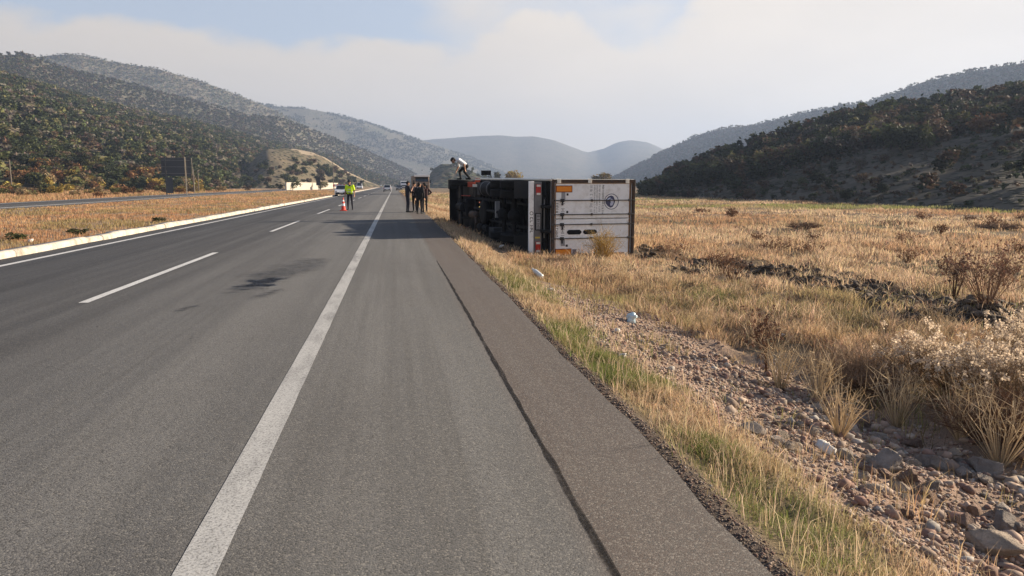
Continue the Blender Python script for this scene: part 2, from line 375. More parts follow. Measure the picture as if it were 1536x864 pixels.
def gz(x, y):
    x = np.asarray(x, float); y = np.asarray(y, float); d = x - edge_x(y)
    zn = np.interp(d, _pn[:, 0], _pn[:, 1]); zf = np.interp(d, _pf[:, 0], _pf[:, 1]); k = sstep(9, 17, y)
    z = zn * (1 - k) + zf * k
    a = sstep(0.15, 3.0, d)
    near = 1 - sstep(60, 120, np.hypot(x, y))
    z = z + a * ((fbm(x * 0.35, y * 0.35, 3) - 0.5) * 0.34 + near * ((fbm(x * 1.7 + 40, y * 1.7, 3) - 0.5) * 0.20 + (vnoise(x * 7, y * 7) - 0.5) * 0.03))
    z = z + sstep(0.1, 0.6, d) * near * (fbm(x * 3.1, y * 3.1 + 9, 2) - 0.5) * 0.09
    s = scar(x, y); z = z + s * (0.42 * (fbm(x * 2.2, y * 2.2, 3) - 0.40) - 0.10)
    L = -8.70 - x
    zl = 0.10 + 0.05 * sstep(0, 3, L) + sstep(0.2, 2, L) * (fbm(x * 0.6, y * 0.6, 3) - 0.5) * 0.16 - 0.16 * sstep(12.5, 15.5, L) + 0.5 * sstep(30, 60, L) * (fbm(x * 0.05, y * 0.05, 3) - 0.2)
    z = np.where(x < -8.7, zl, z)
    z = np.where((x >= -8.7) & (d < 0), -0.09, z)
    return z
xs = np.unique(np.concatenate([-np.geomspace(45, 4000, 26), np.linspace(-45, -24, 26), np.linspace(-24, -8.7, 40), [-8.69, -8, -4, -1], np.arange(1.30, 8.5, 0.055), np.geomspace(8.5, 45, 120), np.geomspace(45, 4000, 60)]))
ys = np.unique(np.concatenate([[-400, -100, -30, -10], np.arange(-6, 1.0, 0.5), np.arange(1.0, 15, 0.065), np.geomspace(15, 60, 160), np.geomspace(60, 4100, 90)]))
GX, GY = np.meshgrid(xs, ys); GZ = gz(GX, GY)
def zone_cols(x, y):
    d = x - edge_x(y); c = np.zeros((*np.shape(x), 3)); c[...] = (0.29, 0.20, 0.125)
    def put(mask, colr):
        m_ = np.clip(mask, 0, 1)[..., None]; c[...] = c * (1 - m_) + np.array(colr) * m_
    nn = fbm(x * 0.5, y * 0.5, 3)
    put(sstep(0.45, 0.7, nn) * (d > 2), (0.17, 0.11, 0.06))
    put(sstep(0.5, 0.7, fbm(x * 0.22 + 9, y * 0.22, 3)) * (d > 2) * 0.8, (0.15, 0.14, 0.065))
    put((d > 0) * (1 - sstep(1.0, 1.5, d)), (0.20, 0.155, 0.085))
    put((d >= -0.5) * (1 - sstep(0.12, 0.30, d)), (0.13, 0.10, 0.085))
    gr = sstep(0.55, 0.88, d + (nn - .5)) * (1 - sstep(2.9, 3.9, d + (nn - .5))) * (1 - sstep(12, 17, y))
    put(gr, (0.40, 0.275, 0.205))
    put(scar(x, y), (0.105, 0.078, 0.056))
    put((x < -8.6), (0.36, 0.25, 0.16))
    return c
gi = np.arange(len(xs) * len(ys)).reshape(len(ys), len(xs))
quads = np.stack([gi[:-1, :-1], gi[:-1, 1:], gi[1:, 1:], gi[1:, :-1]], -1).reshape(-1, 4)
me = mesh_np('ground', np.stack([GX, GY, GZ], -1).reshape(-1, 3), quads, cols=zone_cols(GX, GY).reshape(-1, 3), mats=[M_ground], smooth_=True)
tag(link('ground', me), kind='structure')

def strip(name, xa, xb, ya, yb, z, mat, step=1.0, kind='structure', jit=0.0, skirt=False):
    n = max(2, int((yb - ya) / step) + 1); y = np.linspace(ya, yb, n)
    fa = xa(y) if callable(xa) else xa + road_shift(y); fb = xb(y) if callable(xb) else xb + road_shift(y)
    if jit: fa = fa + jit * (vnoise(y * 9, 1.7) - .5) * 2; fb = fb + jit * (vnoise(y * 9, 5.7) - .5) * 2
    rows = [np.stack([fa, y, np.full(n, z)], -1), np.stack([fb, y, np.full(n, z)], -1)]
    if skirt: rows.append(np.stack([fb + 0.045, y, np.full(n, z - 0.13)], -1))
    V = np.concatenate(rows); i = np.arange(n - 1)
    Q = [np.stack([r_ * n + i, (r_ + 1) * n + i, (r_ + 1) * n + i + 1, r_ * n + i + 1], -1) for r_ in range(len(rows) - 1)]
    o = link(name, mesh_np(name, V, np.concatenate(Q), mats=[mat])); tag(o, kind=kind); return o
strip('road', -8.60, lambda y: edge_x(y), -15, 1300, 0.0, M_asphalt, 0.12 * 4, skirt=True)
strip('edge_line', -0.945, -0.765, -10, 1100, 0.002, M_line, 0.15 * 3, jit=0.004)
strip('edge_line', -7.84, -7.70, -10, 1100, 0.002, M_line2, 0.6, jit=0.004)
y0 = 10.7
for k in range(-1, 42):
    strip('lane_dash', -4.31, -4.18, y0 + k * 15.6, y0 + k * 15.6 + 7.6, 0.002, M_line2, 0.4, jit=0.003)
def far_edge(y): return -24.2 - 3.0 * sstep(40, 140, y) - 4.0 * sstep(140, 300, y)
strip('road', lambda y: far_edge(y) - 7.2, far_edge, -40, 900, 0.11, M_asphalt, 4.0, skirt=True)
strip('edge_line', lambda y: far_edge(y) - 6.6, lambda y: far_edge(y) - 6.3, -40, 800, 0.114, M_line2, 4.0)
strip('edge_line', lambda y: far_edge(y) - 0.9, lambda y: far_edge(y) - 0.6, -40, 800, 0.114, M_line2, 4.0)
strip('seam', lambda y: 0.848 + 0.014 * (vnoise(y * 0.6, 2) - .5), lambda y: 0.888 - 0.030 * sstep(11.0, 15.6, y) + 0.014 * (vnoise(y * 2.3, 6) - .5), 1.2, 15.6, 0.002, M_skid, 0.05, jit=0.006)

def patch(name, pix, mat, z=0.005, seed=1, jit=0.16, cell=0.03):
    """a flat stain film, dense in the middle and ragged at its edge: how often a disturbed copy of each place falls inside the outline"""
    P = np.array([gp(a, b_)[:2] for a, b_ in pix]); x = np.arange(P[:, 0].min() - .6, P[:, 0].max() + .6, cell); y = np.arange(P[:, 1].min() - 1.2, P[:, 1].max() + 1.2, cell * 1.6); X, Y = np.meshgrid(x, y)
    acc_ = np.zeros(X.shape); n = len(P)
    for r_ in range(9):
        k_ = .35 + .17 * r_; sd_ = seed + r_ * .13
        U = X + k_ * (jit * 4 * (fbm(X * 1.6 + sd_ * 7, Y * .8, 4) - .5) + jit * (vnoise(X * 5, Y * 16 + sd_) - .5)); W = Y + k_ * (jit * 11 * (fbm(X * .8 + 31, Y * 1.6 + sd_ * 3, 4) - .5) + jit * 6 * (vnoise(X * 2.0 + 9, Y * 9 + sd_) - .5))
        ins = np.zeros(X.shape, bool)
        for k in range(n):
            (ax, ay), (bx, by) = P[k], P[(k + 1) % n]
            ins ^= ((ay > W) != (by > W)) & (U < (bx - ax) * (W - ay) / (by - ay + 1e-12) + ax)
        acc_ += ins
    al = acc_ / 9.0 * (.45 + .9 * fbm(X * 1.2 + seed, Y * 2.2, 4)); idx = np.arange(X.size).reshape(X.shape)
    q = (np.maximum.reduce([al[:-1, :-1], al[1:, :-1], al[:-1, 1:], al[1:, 1:]]) > 0.02); Q = np.stack([idx[:-1, :-1][q], idx[:-1, 1:][q], idx[1:, 1:][q], idx[1:, :-1][q]], -1); used = np.unique(Q); remap = np.zeros(X.size, int); remap[used] = np.arange(len(used))
    V = np.column_stack([X.ravel()[used], Y.ravel()[used], np.full(len(used), z)])
    return tag(link(name, mesh_np(name, V, remap[Q], cols=np.repeat(np.clip(al.ravel()[used], 0, .92)[:, None], 3, 1), mats=[mat])), kind='structure')
patch('oil_stain', ((385, 426), (372, 414), (425, 402), (455, 391), (490, 388), (492, 396), (470, 408), (430, 418)), M_film, 0.005, 3)
patch('oil_stain', ((338, 436), (368, 426), (410, 418), (420, 422), (380, 434), (350, 440)), M_film, 0.006, 6, 0.11)
patch('oil_stain', ((374, 448), (392, 440), (418, 435), (412, 441), (390, 449)), M_film, 0.005, 4, 0.08)
patch('oil_stain', ((256, 469), (275, 463), (300, 457), (299, 460), (276, 467)), M_film, 0.005, 5, 0.03)
# kerb: one run of stones with shallow joints
def kerb():
    prof0 = np.array([(-8.44, -0.06), (-8.455, 0.10), (-8.50, 0.15), (-8.70, 0.155), (-8.72, -0.08)]); V = []; ring = 0; n = len(prof0)
    y = -12.0; rg = np.random.default_rng(4); ringsY = []
    while y < 420:
        Ls = 1.0 if y < 120 else 4.0; dx, dz = rg.normal(0, 0.018), rg.normal(0, 0.010)
        for yy, ins in ((y + 0.006, 0.02), (y + 0.02, 0), (y + Ls - 0.02, 0), (y + Ls - 0.006, 0.02)):
            p = prof0.copy(); p[:, 1] += dz * (p[:, 1] > 0) - ins * 0.8 * (p[:, 1] > 0.09); p[:, 0] += dx + road_shift(yy); p[:3, 0] -= ins
            V.append(np.column_stack([p[:, 0], np.full(n, yy), p[:, 1]]))
        y += Ls
    V = np.array(V); nr = len(V); idx = np.arange(nr * n).reshape(nr, n)
    Q = np.stack([idx[:-1, :-1], idx[:-1, 1:], idx[1:, 1:], idx[1:, :-1]], -1).reshape(-1, 4)
    tag(link('kerb', mesh_np('kerb', V.reshape(-1, 3), Q, mats=[M_kerb])), kind='structure')
kerb()

# ------------------------------------------------------------------ hills: a foot, a ridge and a far side, each at its own distance
class Hill:
    def __init__(s, name, prof, Dr, Df, x0, x1, nx, nt_, mat, amp=4.0, nsc=60.0, p=1.0, z0=-2.0, back=0.9, rough=1.0):
        s.prof = np.array(prof, float); s.Dr = np.array(Dr, float); s.Df = np.array(Df, float); s.amp, s.nsc, s.p, s.z0, s.rough, s.back = amp, nsc, p, z0, rough, back
        px = np.linspace(x0, x1, nx); t = np.concatenate([np.linspace(0, 1, nt_), np.linspace(1, 2, 10)[1:]])
        PX, T = np.meshgrid(px, t); V = s.pos(PX, T); n = PX.shape
        idx = np.arange(n[0] * n[1]).reshape(n)
        Q = np.stack([idx[:-1, :-1], idx[:-1, 1:], idx[1:, 1:], idx[1:, :-1]], -1).reshape(-1, 4)
        s.o = tag(link(name, mesh_np(name, V.reshape(-1, 3), Q, mats=[mat], smooth_=True)), kind='structure')
    def pos(s, px, t):
        px = np.asarray(px, float); t = np.asarray(t, float)
        yy = np.interp(px, s.prof[:, 0], s.prof[:, 1]); D = np.interp(px, s.Dr[:, 0], s.Dr[:, 1]); D0 = np.interp(px, s.Df[:, 0], s.Df[:, 1])
        d = _f[None] + _r[None] * ((px.ravel() - 768) / FPX)[:, None] + _u[None] * ((432 - yy.ravel()) / FPX)[:, None]
        h = np.hypot(d[:, 0], d[:, 1]); ax = (d[:, 0] / h).reshape(px.shape); ay = (d[:, 1] / h).reshape(px.shape); te = (d[:, 2] / h).reshape(px.shape)
        zr = CAMH + D * te; tc_ = np.minimum(t, 1); tb = np.maximum(t - 1, 0)
        dist = D0 + (D - D0) * tc_ + tb * (D - D0) * s.back
        X, Y = ax * dist, ay * dist
        z = s.z0 + (zr - s.z0) * tc_ ** s.p - (zr - s.z0 + 6) * tb ** 1.3
        nz_ = (fbm(X / s.nsc, Y / s.nsc, 4) - 0.5) * 2 * s.amp * np.sin(np.pi * np.clip(tc_, 0, 1)) ** 0.8 + (fbm(X / s.nsc * 5, Y / s.nsc * 5, 3) - .5) * s.amp * 0.25 * s.rough * np.clip(tc_ * 4, 0, 1)
        return np.stack([X, Y, z + nz_], -1)
def ext(prof, lx, ly, rx, ry): return [(lx, ly)] + list(prof) + [(rx, ry)]
HM1 = hill_mat('near_hill_scrub', (0.13, 0.105, 0.07), (0.045, 0.055, 0.028), 0.30, 0.40)
HM2 = hill_mat('far_hill_scrub', (0.135, 0.12, 0.09), (0.055, 0.062, 0.040), 0.22, 0.42, (0.175, 0.15, 0.115))
HM3 = hill_mat('bare_cut_slope', (0.115, 0.098, 0.063), (0.055, 0.056, 0.032), 0.30, 0.32, (0.175, 0.138, 0.092))
HM6 = hill_mat('pale_cut_edge', (0.26, 0.21, 0.15), (0.19, 0.155, 0.105), 0.3, 0.16, (0.36, 0.29, 0.21))
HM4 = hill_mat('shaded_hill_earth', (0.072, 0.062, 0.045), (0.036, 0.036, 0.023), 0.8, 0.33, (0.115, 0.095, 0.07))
L1 = Hill('hill', [(-900, -60), (-300, 60), (0, 112), (100, 142), (200, 167), (300, 187), (390, 210), (440, 222), (500, 237), (560, 262), (600, 276), (640, 283)],
          [(-900, 480), (0, 560), (300, 700), (600, 1000)], [(-900, 150), (0, 175), (250, 190), (330, 260), (400, 420), (600, 800)], -880, 636, 150, 34, HM1, 5.0, 70, 1.0)
L2 = Hill('hill', [(-900, 20), (-200, 70), (0, 82), (47, 84), (97, 102), (139, 114), (194, 127), (278, 149), (333, 163), (369, 172), (420, 178), (446, 187), (500, 208), (550, 227), (592, 247), (612, 256), (650, 281)],
          [(-900, 900), (0, 1000), (420, 1150), (650, 1500)], [(-900, 520), (0, 600), (420, 800), (650, 1300)], -880, 648, 150, 26, HM2, 12, 160)
L3 = Hill('hill', [(-700, 96), (-200, 95), (20, 92), (60, 84), (80, 82), (120, 82), (170, 93), (240, 104), (300, 121), (350, 140), (400, 160), (460, 190), (560, 235), (640, 281)],
          [(-700, 1450), (640, 1700)], [(-700, 1000), (640, 1500)], -690, 638, 130, 22, HM2, 16, 220)
L4 = Hill('hill', [(-300, 120), (300, 140), (400, 158), (430, 161), (460, 163), (520, 175), (571, 190), (600, 199), (630, 209), (680, 226), (740, 250), (800, 279)],
          [(-300, 2200), (800, 2500)], [(-300, 1600), (800, 1900)], -290, 796, 130, 20, HM2, 22, 260)
L5 = Hill('hill', [(300, 235), (560, 222), (620, 212), (650, 209), (680, 207), (700, 205), (725, 204), (750, 203), (775, 205), (800, 204), (830, 210), (855, 219), (880, 229), (905, 223), (925, 214), (945, 210), (970, 213), (1000, 226), (1100, 250), (1400, 270)],
          [(300, 3300), (850, 3400), (880, 3500), (900, 3700), (1400, 3800)], [(300, 2400), (1400, 2700)], 310, 1390, 150, 18, HM2, 14, 300)
R2 = Hill('hill', [(880, 283), (930, 261), (960, 245), (1001, 224), (1042, 204), (1095, 191), (1130, 188), (1174, 177), (1220, 166), (1260, 157), (1294, 155), (1335, 142), (1391, 121), (1466, 105), (1536, 94), (1800, 60), (2500, 10)],
          [(880, 1700), (1536, 1050), (2500, 800)], [(880, 1400), (1536, 620), (2500, 500)], 884, 2480, 170, 24, HM2, 9, 130)
R1 = Hill('hill', [(940, 303), (975, 294), (990, 286), (1012, 268), (1084, 241), (1129, 226), (1192, 206), (1260, 187), (1320, 174), (1372, 166), (1447, 156), (1536, 147), (1700, 128), (2400, 60)],
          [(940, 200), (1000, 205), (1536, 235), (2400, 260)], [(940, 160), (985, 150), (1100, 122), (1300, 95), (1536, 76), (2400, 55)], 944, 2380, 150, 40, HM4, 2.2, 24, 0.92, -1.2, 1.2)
HM5 = hill_mat('striated_green_grey_slope', (0.070, 0.065, 0.038), (0.036, 0.042, 0.022), 0.20, 0.5, (0.15, 0.115, 0.075))
MID = Hill('hill', [(600, 281), (630, 276), (642, 265), (650, 254), (662, 246), (676, 246), (690, 250), (700, 254), (715, 260), (728, 267), (745, 274), (770, 281)],
          [(600, 600), (770, 560)], [(600, 520), (770, 480)], 602, 768, 60, 20, HM5, 4.5, 22)
SPUR = Hill('hill', [(330, 284), (352, 268), (372, 250), (390, 229), (402, 223), (440, 223), (470, 229), (485, 235), (500, 244), (520, 257), (550, 271), (566, 277), (580, 282)],
          [(330, 400), (580, 520)], [(330, 330), (420, 330), (580, 470)], 332, 578, 90, 26, HM3, 3.0, 34, 0.9)

SPUR.o.data.materials.append(HM6); _n = 90; _mi = np.zeros(len(SPUR.o.data.polygons), np.int32)
for _p in SPUR.o.data.polygons:
    _row, _cl = _p.index // (_n - 1), _p.index % (_n - 1); _px = 332 + (578 - 332) * _cl / (_n - 1); _t = _row / 25.0
    if _t < 1.05 and _t > .84 + .10 * vnoise(_px * .11, 3.0) - .16 * sstep(490, 560, _px) and _px > 436: _mi[_p.index] = 1
SPUR.o.data.polygons.foreach_set('material_index', _mi)
# the air: an even pale haze round everything
hm = bpy.data.materials.new('haze'); hm.use_nodes = True; ht = hm.node_tree; ht.nodes.clear()
pv = N(ht, 'ShaderNodeVolumePrincipled'); ho = N(ht, 'ShaderNodeOutputMaterial'); ht.links.new(pv.outputs[0], ho.inputs['Volume'])
pv.inputs['Density'].default_value = 0.00029; pv.inputs['Color'].default_value = (0.385, 0.49, 0.69, 1); pv.inputs['Anisotropy'].default_value = 0.25
hz = MB(); hz.box((200, 1950, 165), (8800, 4900, 370)); ho_ = hz.build('haze', hm); tag(ho_, kind='stuff')
ho_.display_type = 'WIRE'

# ------------------------------------------------------------------ the lorry on its side (built upright, then laid over)
M_white = paint('lorry_white_paint', (0.86, 0.86, 0.85), 0.45, 0, 0.5, (0.42, 0.37, 0.30), 3.2)
M_cream = paint('cream_rail', (0.80, 0.76, 0.66), 0.5, 0, 0.3, (0.45, 0.38, 0.28), 3)
M_black = paint('black_chassis', (0.008, 0.008, 0.009), 0.8, 0, 0.35, (0.022, 0.018, 0.015), 5, 0.25)
M_rubber = paint('tyre_rubber', (0.011, 0.011, 0.011), 0.9, 0, 0.5, (0.03, 0.026, 0.022), 6, 0.2)
M_grey = paint('grey_metal', (0.17, 0.17, 0.175), 0.55, 0.3, 0.5, (0.08, 0.065, 0.05), 4)
M_lgrey = paint('dusty_grey_plastic', (0.026, 0.026, 0.027), 0.8, 0, 0.5, (0.06, 0.05, 0.042), 5)
M_rust = paint('rusty_dark_frame', (0.055, 0.040, 0.032), 0.75, 0.1, 0.65, (0.17, 0.085, 0.035), 5)
M_rustedge = paint('rusty_seal', (0.26, 0.14, 0.06), 0.8, 0, 0.7, (0.10, 0.055, 0.03), 7)
M_rod = paint('lock_rod_steel', (0.09, 0.085, 0.08), 0.5, 0.5, 0.6, (0.10, 0.06, 0.035), 6)
M_orange = paint('orange_reflector', (0.78, 0.25, 0.012), 0.45, 0, 0.25, (0.5, 0.14, 0.01), 8)
M_redb = paint('red_reflector_border', (0.16, 0.022, 0.012), 0.5, 0, 0.3, (0.05, 0.02, 0.015), 6)
M_redl = paint('red_lamp_lens', (0.42, 0.018, 0.016), 0.25, 0, 0.3, (0.2, 0.02, 0.02), 6, 0.5)
M_clearl = paint('clear_lamp_lens', (0.62, 0.60, 0.56), 0.25, 0, 0.2, (0.4, 0.36, 0.3), 6, 0.5)
M_mark = paint('faded_grey_lettering', (0.27, 0.27, 0.28), 0.6, 0, 0.4, (0.45, 0.43, 0.40), 9)
M_darkmark = paint('dark_lettering', (0.035, 0.035, 0.040), 0.6, 0, 0.3, (0.2, 0.19, 0.18), 9)
M_navy = paint('navy_emblem', (0.055, 0.06, 0.125), 0.5, 0, 0.25, (0.16, 0.16, 0.2), 8)
M_pale = paint('pale_emblem', (0.52, 0.55, 0.68), 0.5, 0, 0.3, (0.4, 0.4, 0.45), 8)
M_plate = paint('purple_grey_plate', (0.16, 0.145, 0.17), 0.6, 0, 0.3, (0.25, 0.22, 0.2), 8)
M_yellow = paint('yellow_reflector', (0.55, 0.42, 0.06), 0.5, 0, 0.3, (0.3, 0.2, 0.06), 8)
M_red = paint('red_oxide_paint', (0.42, 0.065, 0.035), 0.5, 0, 0.4, (0.10, 0.045, 0.03), 5)
M_cab = paint('dark_cab_paint', (0.020, 0.019, 0.021), 0.4, 0, 0.35, (0.06, 0.05, 0.04), 3)
M_glass = glass('dark_glass')

truck = empty('overturned_truck')
tag(truck, 'white box lorry lying on its side in the field beside the road', 'lorry')
TYAW, TP = R(7.6), R(0.6)
cy, sy, cp, sp2 = math.cos(TYAW), math.sin(TYAW), math.cos(TP), math.sin(TP)
yl = Vector((-sy * cp, cy * cp, sp2)); zl = Vector((cy, sy, 0)); xl = yl.cross(zl)   # local forward, local up (towards the field), local right (down)
rot = Matrix((xl, yl, zl)).transposed()
truck.rotation_euler = rot.to_euler()
truck.location = Vector((4.93, 23.06, -0.74)) - rot @ Vector((1.25, 0.0, 1.10))
T = truck; BL = 9.3; ZB, ZT = 1.10, 4.02
b = MB(); b.box((0, BL / 2 + 0.04, (ZB + ZT) / 2), (2.46, BL - 0.08, ZT - ZB - 0.04)); b.build('box_body', M_white, T, 0.02)
for k in range(1, 9):
    pass
b = MB()
for s in (-1, 1): b.box((s * 1.205, 0.035, (ZB + ZT) / 2), (0.10, 0.09, ZT - ZB))
b.box((0, 0.035, ZB + 0.045), (2.31, 0.09, 0.09)); b.box((0, 0.035, ZT - 0.045), (2.31, 0.09, 0.09)); b.box((0, 0.03, ZT - 0.17), (2.3, 0.07, 0.035))
b.build('rear_frame', M_rust, T, 0.012)
for x0, x1 in ((-1.15, -0.015), (0.015, 1.15)):
    b = MB(); b.box(((x0 + x1) / 2, -0.005, (ZB + .10 + ZT - .20) / 2), (x1 - x0, 0.05, ZT - ZB - 0.30)); d = b.build('rear_door', M_white, T, 0.012)
    e = MB()
    for za in (ZB + .115, ZT - .22): e.box(((x0 + x1) / 2, -0.033, za), (x1 - x0 - 0.01, 0.012, 0.030))
    xo = x0 if x0 < -1 else x1; e.box((xo - math.copysign(0.014, xo), -0.0335, (ZB + ZT) / 2 - .05), (0.028, 0.012, ZT - ZB - 0.36))
    e.build('door_seal', M_rustedge, d)
    for zh in (ZB + 0.22, ZB + 1.28, ZT - 0.32):
        e = MB(); e.box((xo * 1.04, -0.045, zh), (0.13, 0.045, 0.12)); e.tube([(xo * 1.09, -0.05, zh - .07), (xo * 1.09, -0.05, zh + .07)], 0.026, 8); e.build('hinge', M_cream, d, 0.01)
for xr in (-0.59, -0.14, 0.18, 0.63):
    e = MB(); e.tube([(xr, -0.065, ZB - 0.02), (xr, -0.065, ZT - 0.05)], 0.016, 8)
    for zg in (ZB + 0.03, ZB + 1.36, ZT - 0.24): e.box((xr, -0.052, zg), (0.075, 0.035, 0.055))
    lr = e.build('lock_rod', M_rod, T)
    h = MB(); h.box((xr + .055, -0.085, ZB + 0.34), (0.20, 0.022, 0.05)); h.box((xr, -0.06, ZB + 0.34), (0.10, 0.035, 0.13)); h.build('handle', M_lgrey, lr, 0.006)
for xc in (-0.955, 1.065):
    e = MB(); e.box((xc, -0.037, ZB + 0.40), (0.215, 0.014, 0.56)); mp = e.build('marker_plate', M_redb, T)
    e = MB(); e.box((xc, -0.046, ZB + 0.40), (0.165, 0.008, 0.51)); e.build('reflective_sheet', M_orange, mp)
e = MB(); e.box((1.08, -0.036, ZB + 0.84), (0.19, 0.012, 0.24)); pl = e.build('sticker_plate', M_plate, T)
e = MB(); e.lathe([(0.045, -0.0445), (0.045, -0.0425)], (1.03, 0, ZB + .89), 1, 16); e.build('dot', M_cream, pl)
# two black six-cornered bars on the lower door
for za, zb2 in ((1.62, 2.12), (2.18, 2.66)):
    e = MB(); zm = (za + zb2) / 2; x = 0.43; hw = 0.075
    e.prism([(x - hw * .35, za), (x - hw, za + .05), (x - hw, zb2 - .05), (x - hw * .35, zb2), (x + hw * .35, zb2), (x + hw, zb2 - .05), (x + hw, za + .05), (x + hw * .35, za)], 1, -0.038, -0.0305) if False else None
    poly = [(x - hw * .3, za), (x - hw, za + .06), (x - hw, zb2 - .06), (x - hw * .3, zb2), (x + hw * .3, zb2), (x + hw, zb2 - .06), (x + hw, za + .06), (x + hw * .3, za)]
    e.prism(poly, 1, -0.040, -0.0305); e.build('black_panel', M_black, T)
# rows of small faded lettering on the upper door, read along the door's width
rg = random.Random(5)
def lettering(name, z, h, xa, xb, mat, parent, gap=0.25, y=-0.0325, thick=0.0035):
    e = MB(); x = xa
    while x < xb - h * .3:
        wd = h * rg.uniform(0.45, 0.72)
        if rg.random() < gap: x += h * 0.5
        k = rg.random(); t = h * 0.17
        e.box((x + t / 2, y, z), (t, thick, h))
        if k < 0.75: e.box((x + wd / 2 + t * .4, y, z + rg.choice((-.41, 0, .41)) * h), (wd - t, thick, t))
        if k < 0.55: e.box((x + wd / 2 + t * .4, y, z + rg.choice((-.42, .42)) * h * 1.0), (wd - t, thick * 1.2, t))
        if k > 0.3: e.box((x + wd + t * .1, y, z), (t, thick, h * rg.choice((1, .55, 1))))
        x += wd + h * 0.34
    return e.build(name, mat, parent)
for z, h, m_ in ((2.44, 0.085, M_mark), (2.56, 0.045, M_mark), (2.64, 0.045, M_mark), (2.73, 0.05, M_mark), (2.855, 0.055, M_darkmark)):
    lettering('lettering_print', z, h, -1.08, -0.20 if z < 2.8 else -0.13, m_, T)
lettering('lettering_print', 1.47, 0.12, -0.50, -0.17, M_mark, T, 0.1); lettering('lettering_print', 1.47, 0.12, 0.22, 0.60, M_mark, T, 0.1)
lettering('lettering_print', 1.27, 0.085, -0.50, -0.17, M_darkmark, T, 0.1); lettering('lettering_print', 1.27, 0.085, 0.22, 0.60, M_darkmark, T, 0.1)
for (xc, zc, wx, wz) in ((-0.72, 1.48, 0.26, 0.13), (0.76, 1.48, 0.22, 0.13)):
    e = MB(); e.box((xc, -0.036, zc), (wx, 0.012, wz)); e.build('grey_plate', M_mark, T)
for (xc, zc) in ((-0.78, 1.62), (-0.22, 1.62), (0.86, 1.62)):
    e = MB(); e.box((xc, -0.036, zc), (0.07, 0.012, 0.06)); e.build('bolt_plate', M_lgrey, T)
# round emblem: dark ring, dark crescent and a pale figure in it
ex, ez = -0.545, 3.155
def ring(mb, r0, r1, y0_, y1, n=48, a0=0, a1=2 * math.pi, cx=0, cz=0):
    V = []; F = []
    for k in range(n + 1):
        a = a0 + (a1 - a0) * k / n
        for r_, y_ in ((r0, y0_), (r1, y0_), (r1, y1), (r0, y1)): V.append((ex + cx + r_ * math.cos(a), y_, ez + cz + r_ * math.sin(a)))
    for k in range(n):
        for q in range(4): F.append((k * 4 + q, k * 4 + (q + 1) % 4, k * 4 + 4 + (q + 1) % 4, k * 4 + 4 + q))
    mb.add(V, F)
e = MB(); ring(e, 0.236, 0.256, -0.0345, -0.0305); emb = e.build('round_emblem', M_navy, T)
def blob(pts, y, name, m_):
    e = MB(); e.prism([(ex + p[0], ez + p[1]) for p in pts], 1, y - 0.0012, y); return e.build(name, m_, emb)
# (x: down in the picture, z: right in the picture)
blob([(-.17, -.10), (-.20, -.01), (-.16, .07), (-.09, .10), (-.01, .13), (.08, .10), (.17, .05), (.20, -.03), (.15, -.12), (.06, -.20), (-.03, -.22), (-.10, -.17)], -0.0315, 'dark_shape', M_navy)
blob([(-.10, -.01), (-.05, .07), (.04, .08), (.12, .04), (.14, -.03), (.08, -.05), (.02, -.02), (-.05, -.05)], -0.0340, 'pale_figure', M_pale)
blob([(-.14, -.05), (-.11, -.02), (-.06, -.10), (-.02, -.16), (-.05, -.18), (-.10, -.13)], -0.0340, 'pale_sweep', M_pale)
e = MB(); e.tube([(-1.245, 0.0, ZB + 0.02), (-1.245, BL, ZB + 0.02)], 0.045, 10); e.tube([(-1.245, 0.09, ZB + .05), (-1.245, 0.09, ZT - .02)], 0.017, 8); e.build('side_rail', M_cream, T)
e = MB(); e.box((1.22, BL / 2, ZB + 0.01), (0.06, BL - .2, 0.10)); e.build('side_rail', M_grey, T)
for k in range(17):
    e = MB(); e.box((0, 0.35 + k * 0.54, ZB - 0.045), (2.36, 0.07, 0.085)); e.build('floor_bearer', M_black, T)
e = MB(); e.box((0, BL / 2, ZB - 0.001), (2.40, BL - 0.3, 0.02)); e.build('floor_panel', M_black, T)
for s in (-1, 1):
    e = MB(); e.box((s * 0.40, 5.9, 0.92), (0.09, 12.0, 0.24)); e.build('frame_rail', M_black, T, 0.01)
for yy in (0.6, 1.6, 2.9, 4.4, 6.0, 7.6, 9.2, 11.3):
    e = MB(); e.box((0, yy, 0.93), (0.70, 0.10, 0.16)); e.build('cross_member', M_black, T)
e = MB(); e.tube([(0, 3.6, 0.62), (0, 6.4, 0.70), (0, 9.0, 0.78)], 0.06, 10); e.build('drive_shaft', M_black, T)
# rear lamp bar and white under-run bumper
e = MB(); e.box((0, 0.28, 0.50), (2.40, 0.10, 0.16)); bp = e.build('rear_bumper', M_white, T, 0.012)
lettering('lettering_print', 0.50, 0.10, -0.05, 0.42, M_darkmark, bp, 0.05, 0.2275, 0.005)
e = MB(); ex0 = ex; ex_, ez_ = ex, ez
ex, ez = -0.18, 0.50; ring(e, 0.045, 0.06, 0.2255, 0.2295, 24); e.build('round_mark', M_darkmark, bp); ex, ez = ex_, ez_
e = MB(); e.box((0, 0.24, 0.715), (2.36, 0.06, 0.245)); lb = e.build('lamp_board', M_grey, T, 0.01)
for xa in (-0.93, 0.90):
    e = MB(); e.box((xa, 0.195, 0.715), (0.34, 0.045, 0.16)); tl = e.build('tail_light', M_redl, T, 0.008)
    for dx in (-0.125, 0.135):
        e = MB(); e.box((xa + dx, 0.170, 0.715), (0.065, 0.012, 0.135)); e.build('lens', M_clearl, tl)
e = MB(); e.box((0.09, 0.197, 0.715), (0.56, 0.025, 0.20)); lp_ = e.build('licence_plate', M_black, T, 0.02)
e = MB(); e.box((0.09, 0.182, 0.715), (0.50, 0.006, 0.135)); e.build('plate_face', M_mark, lp_)
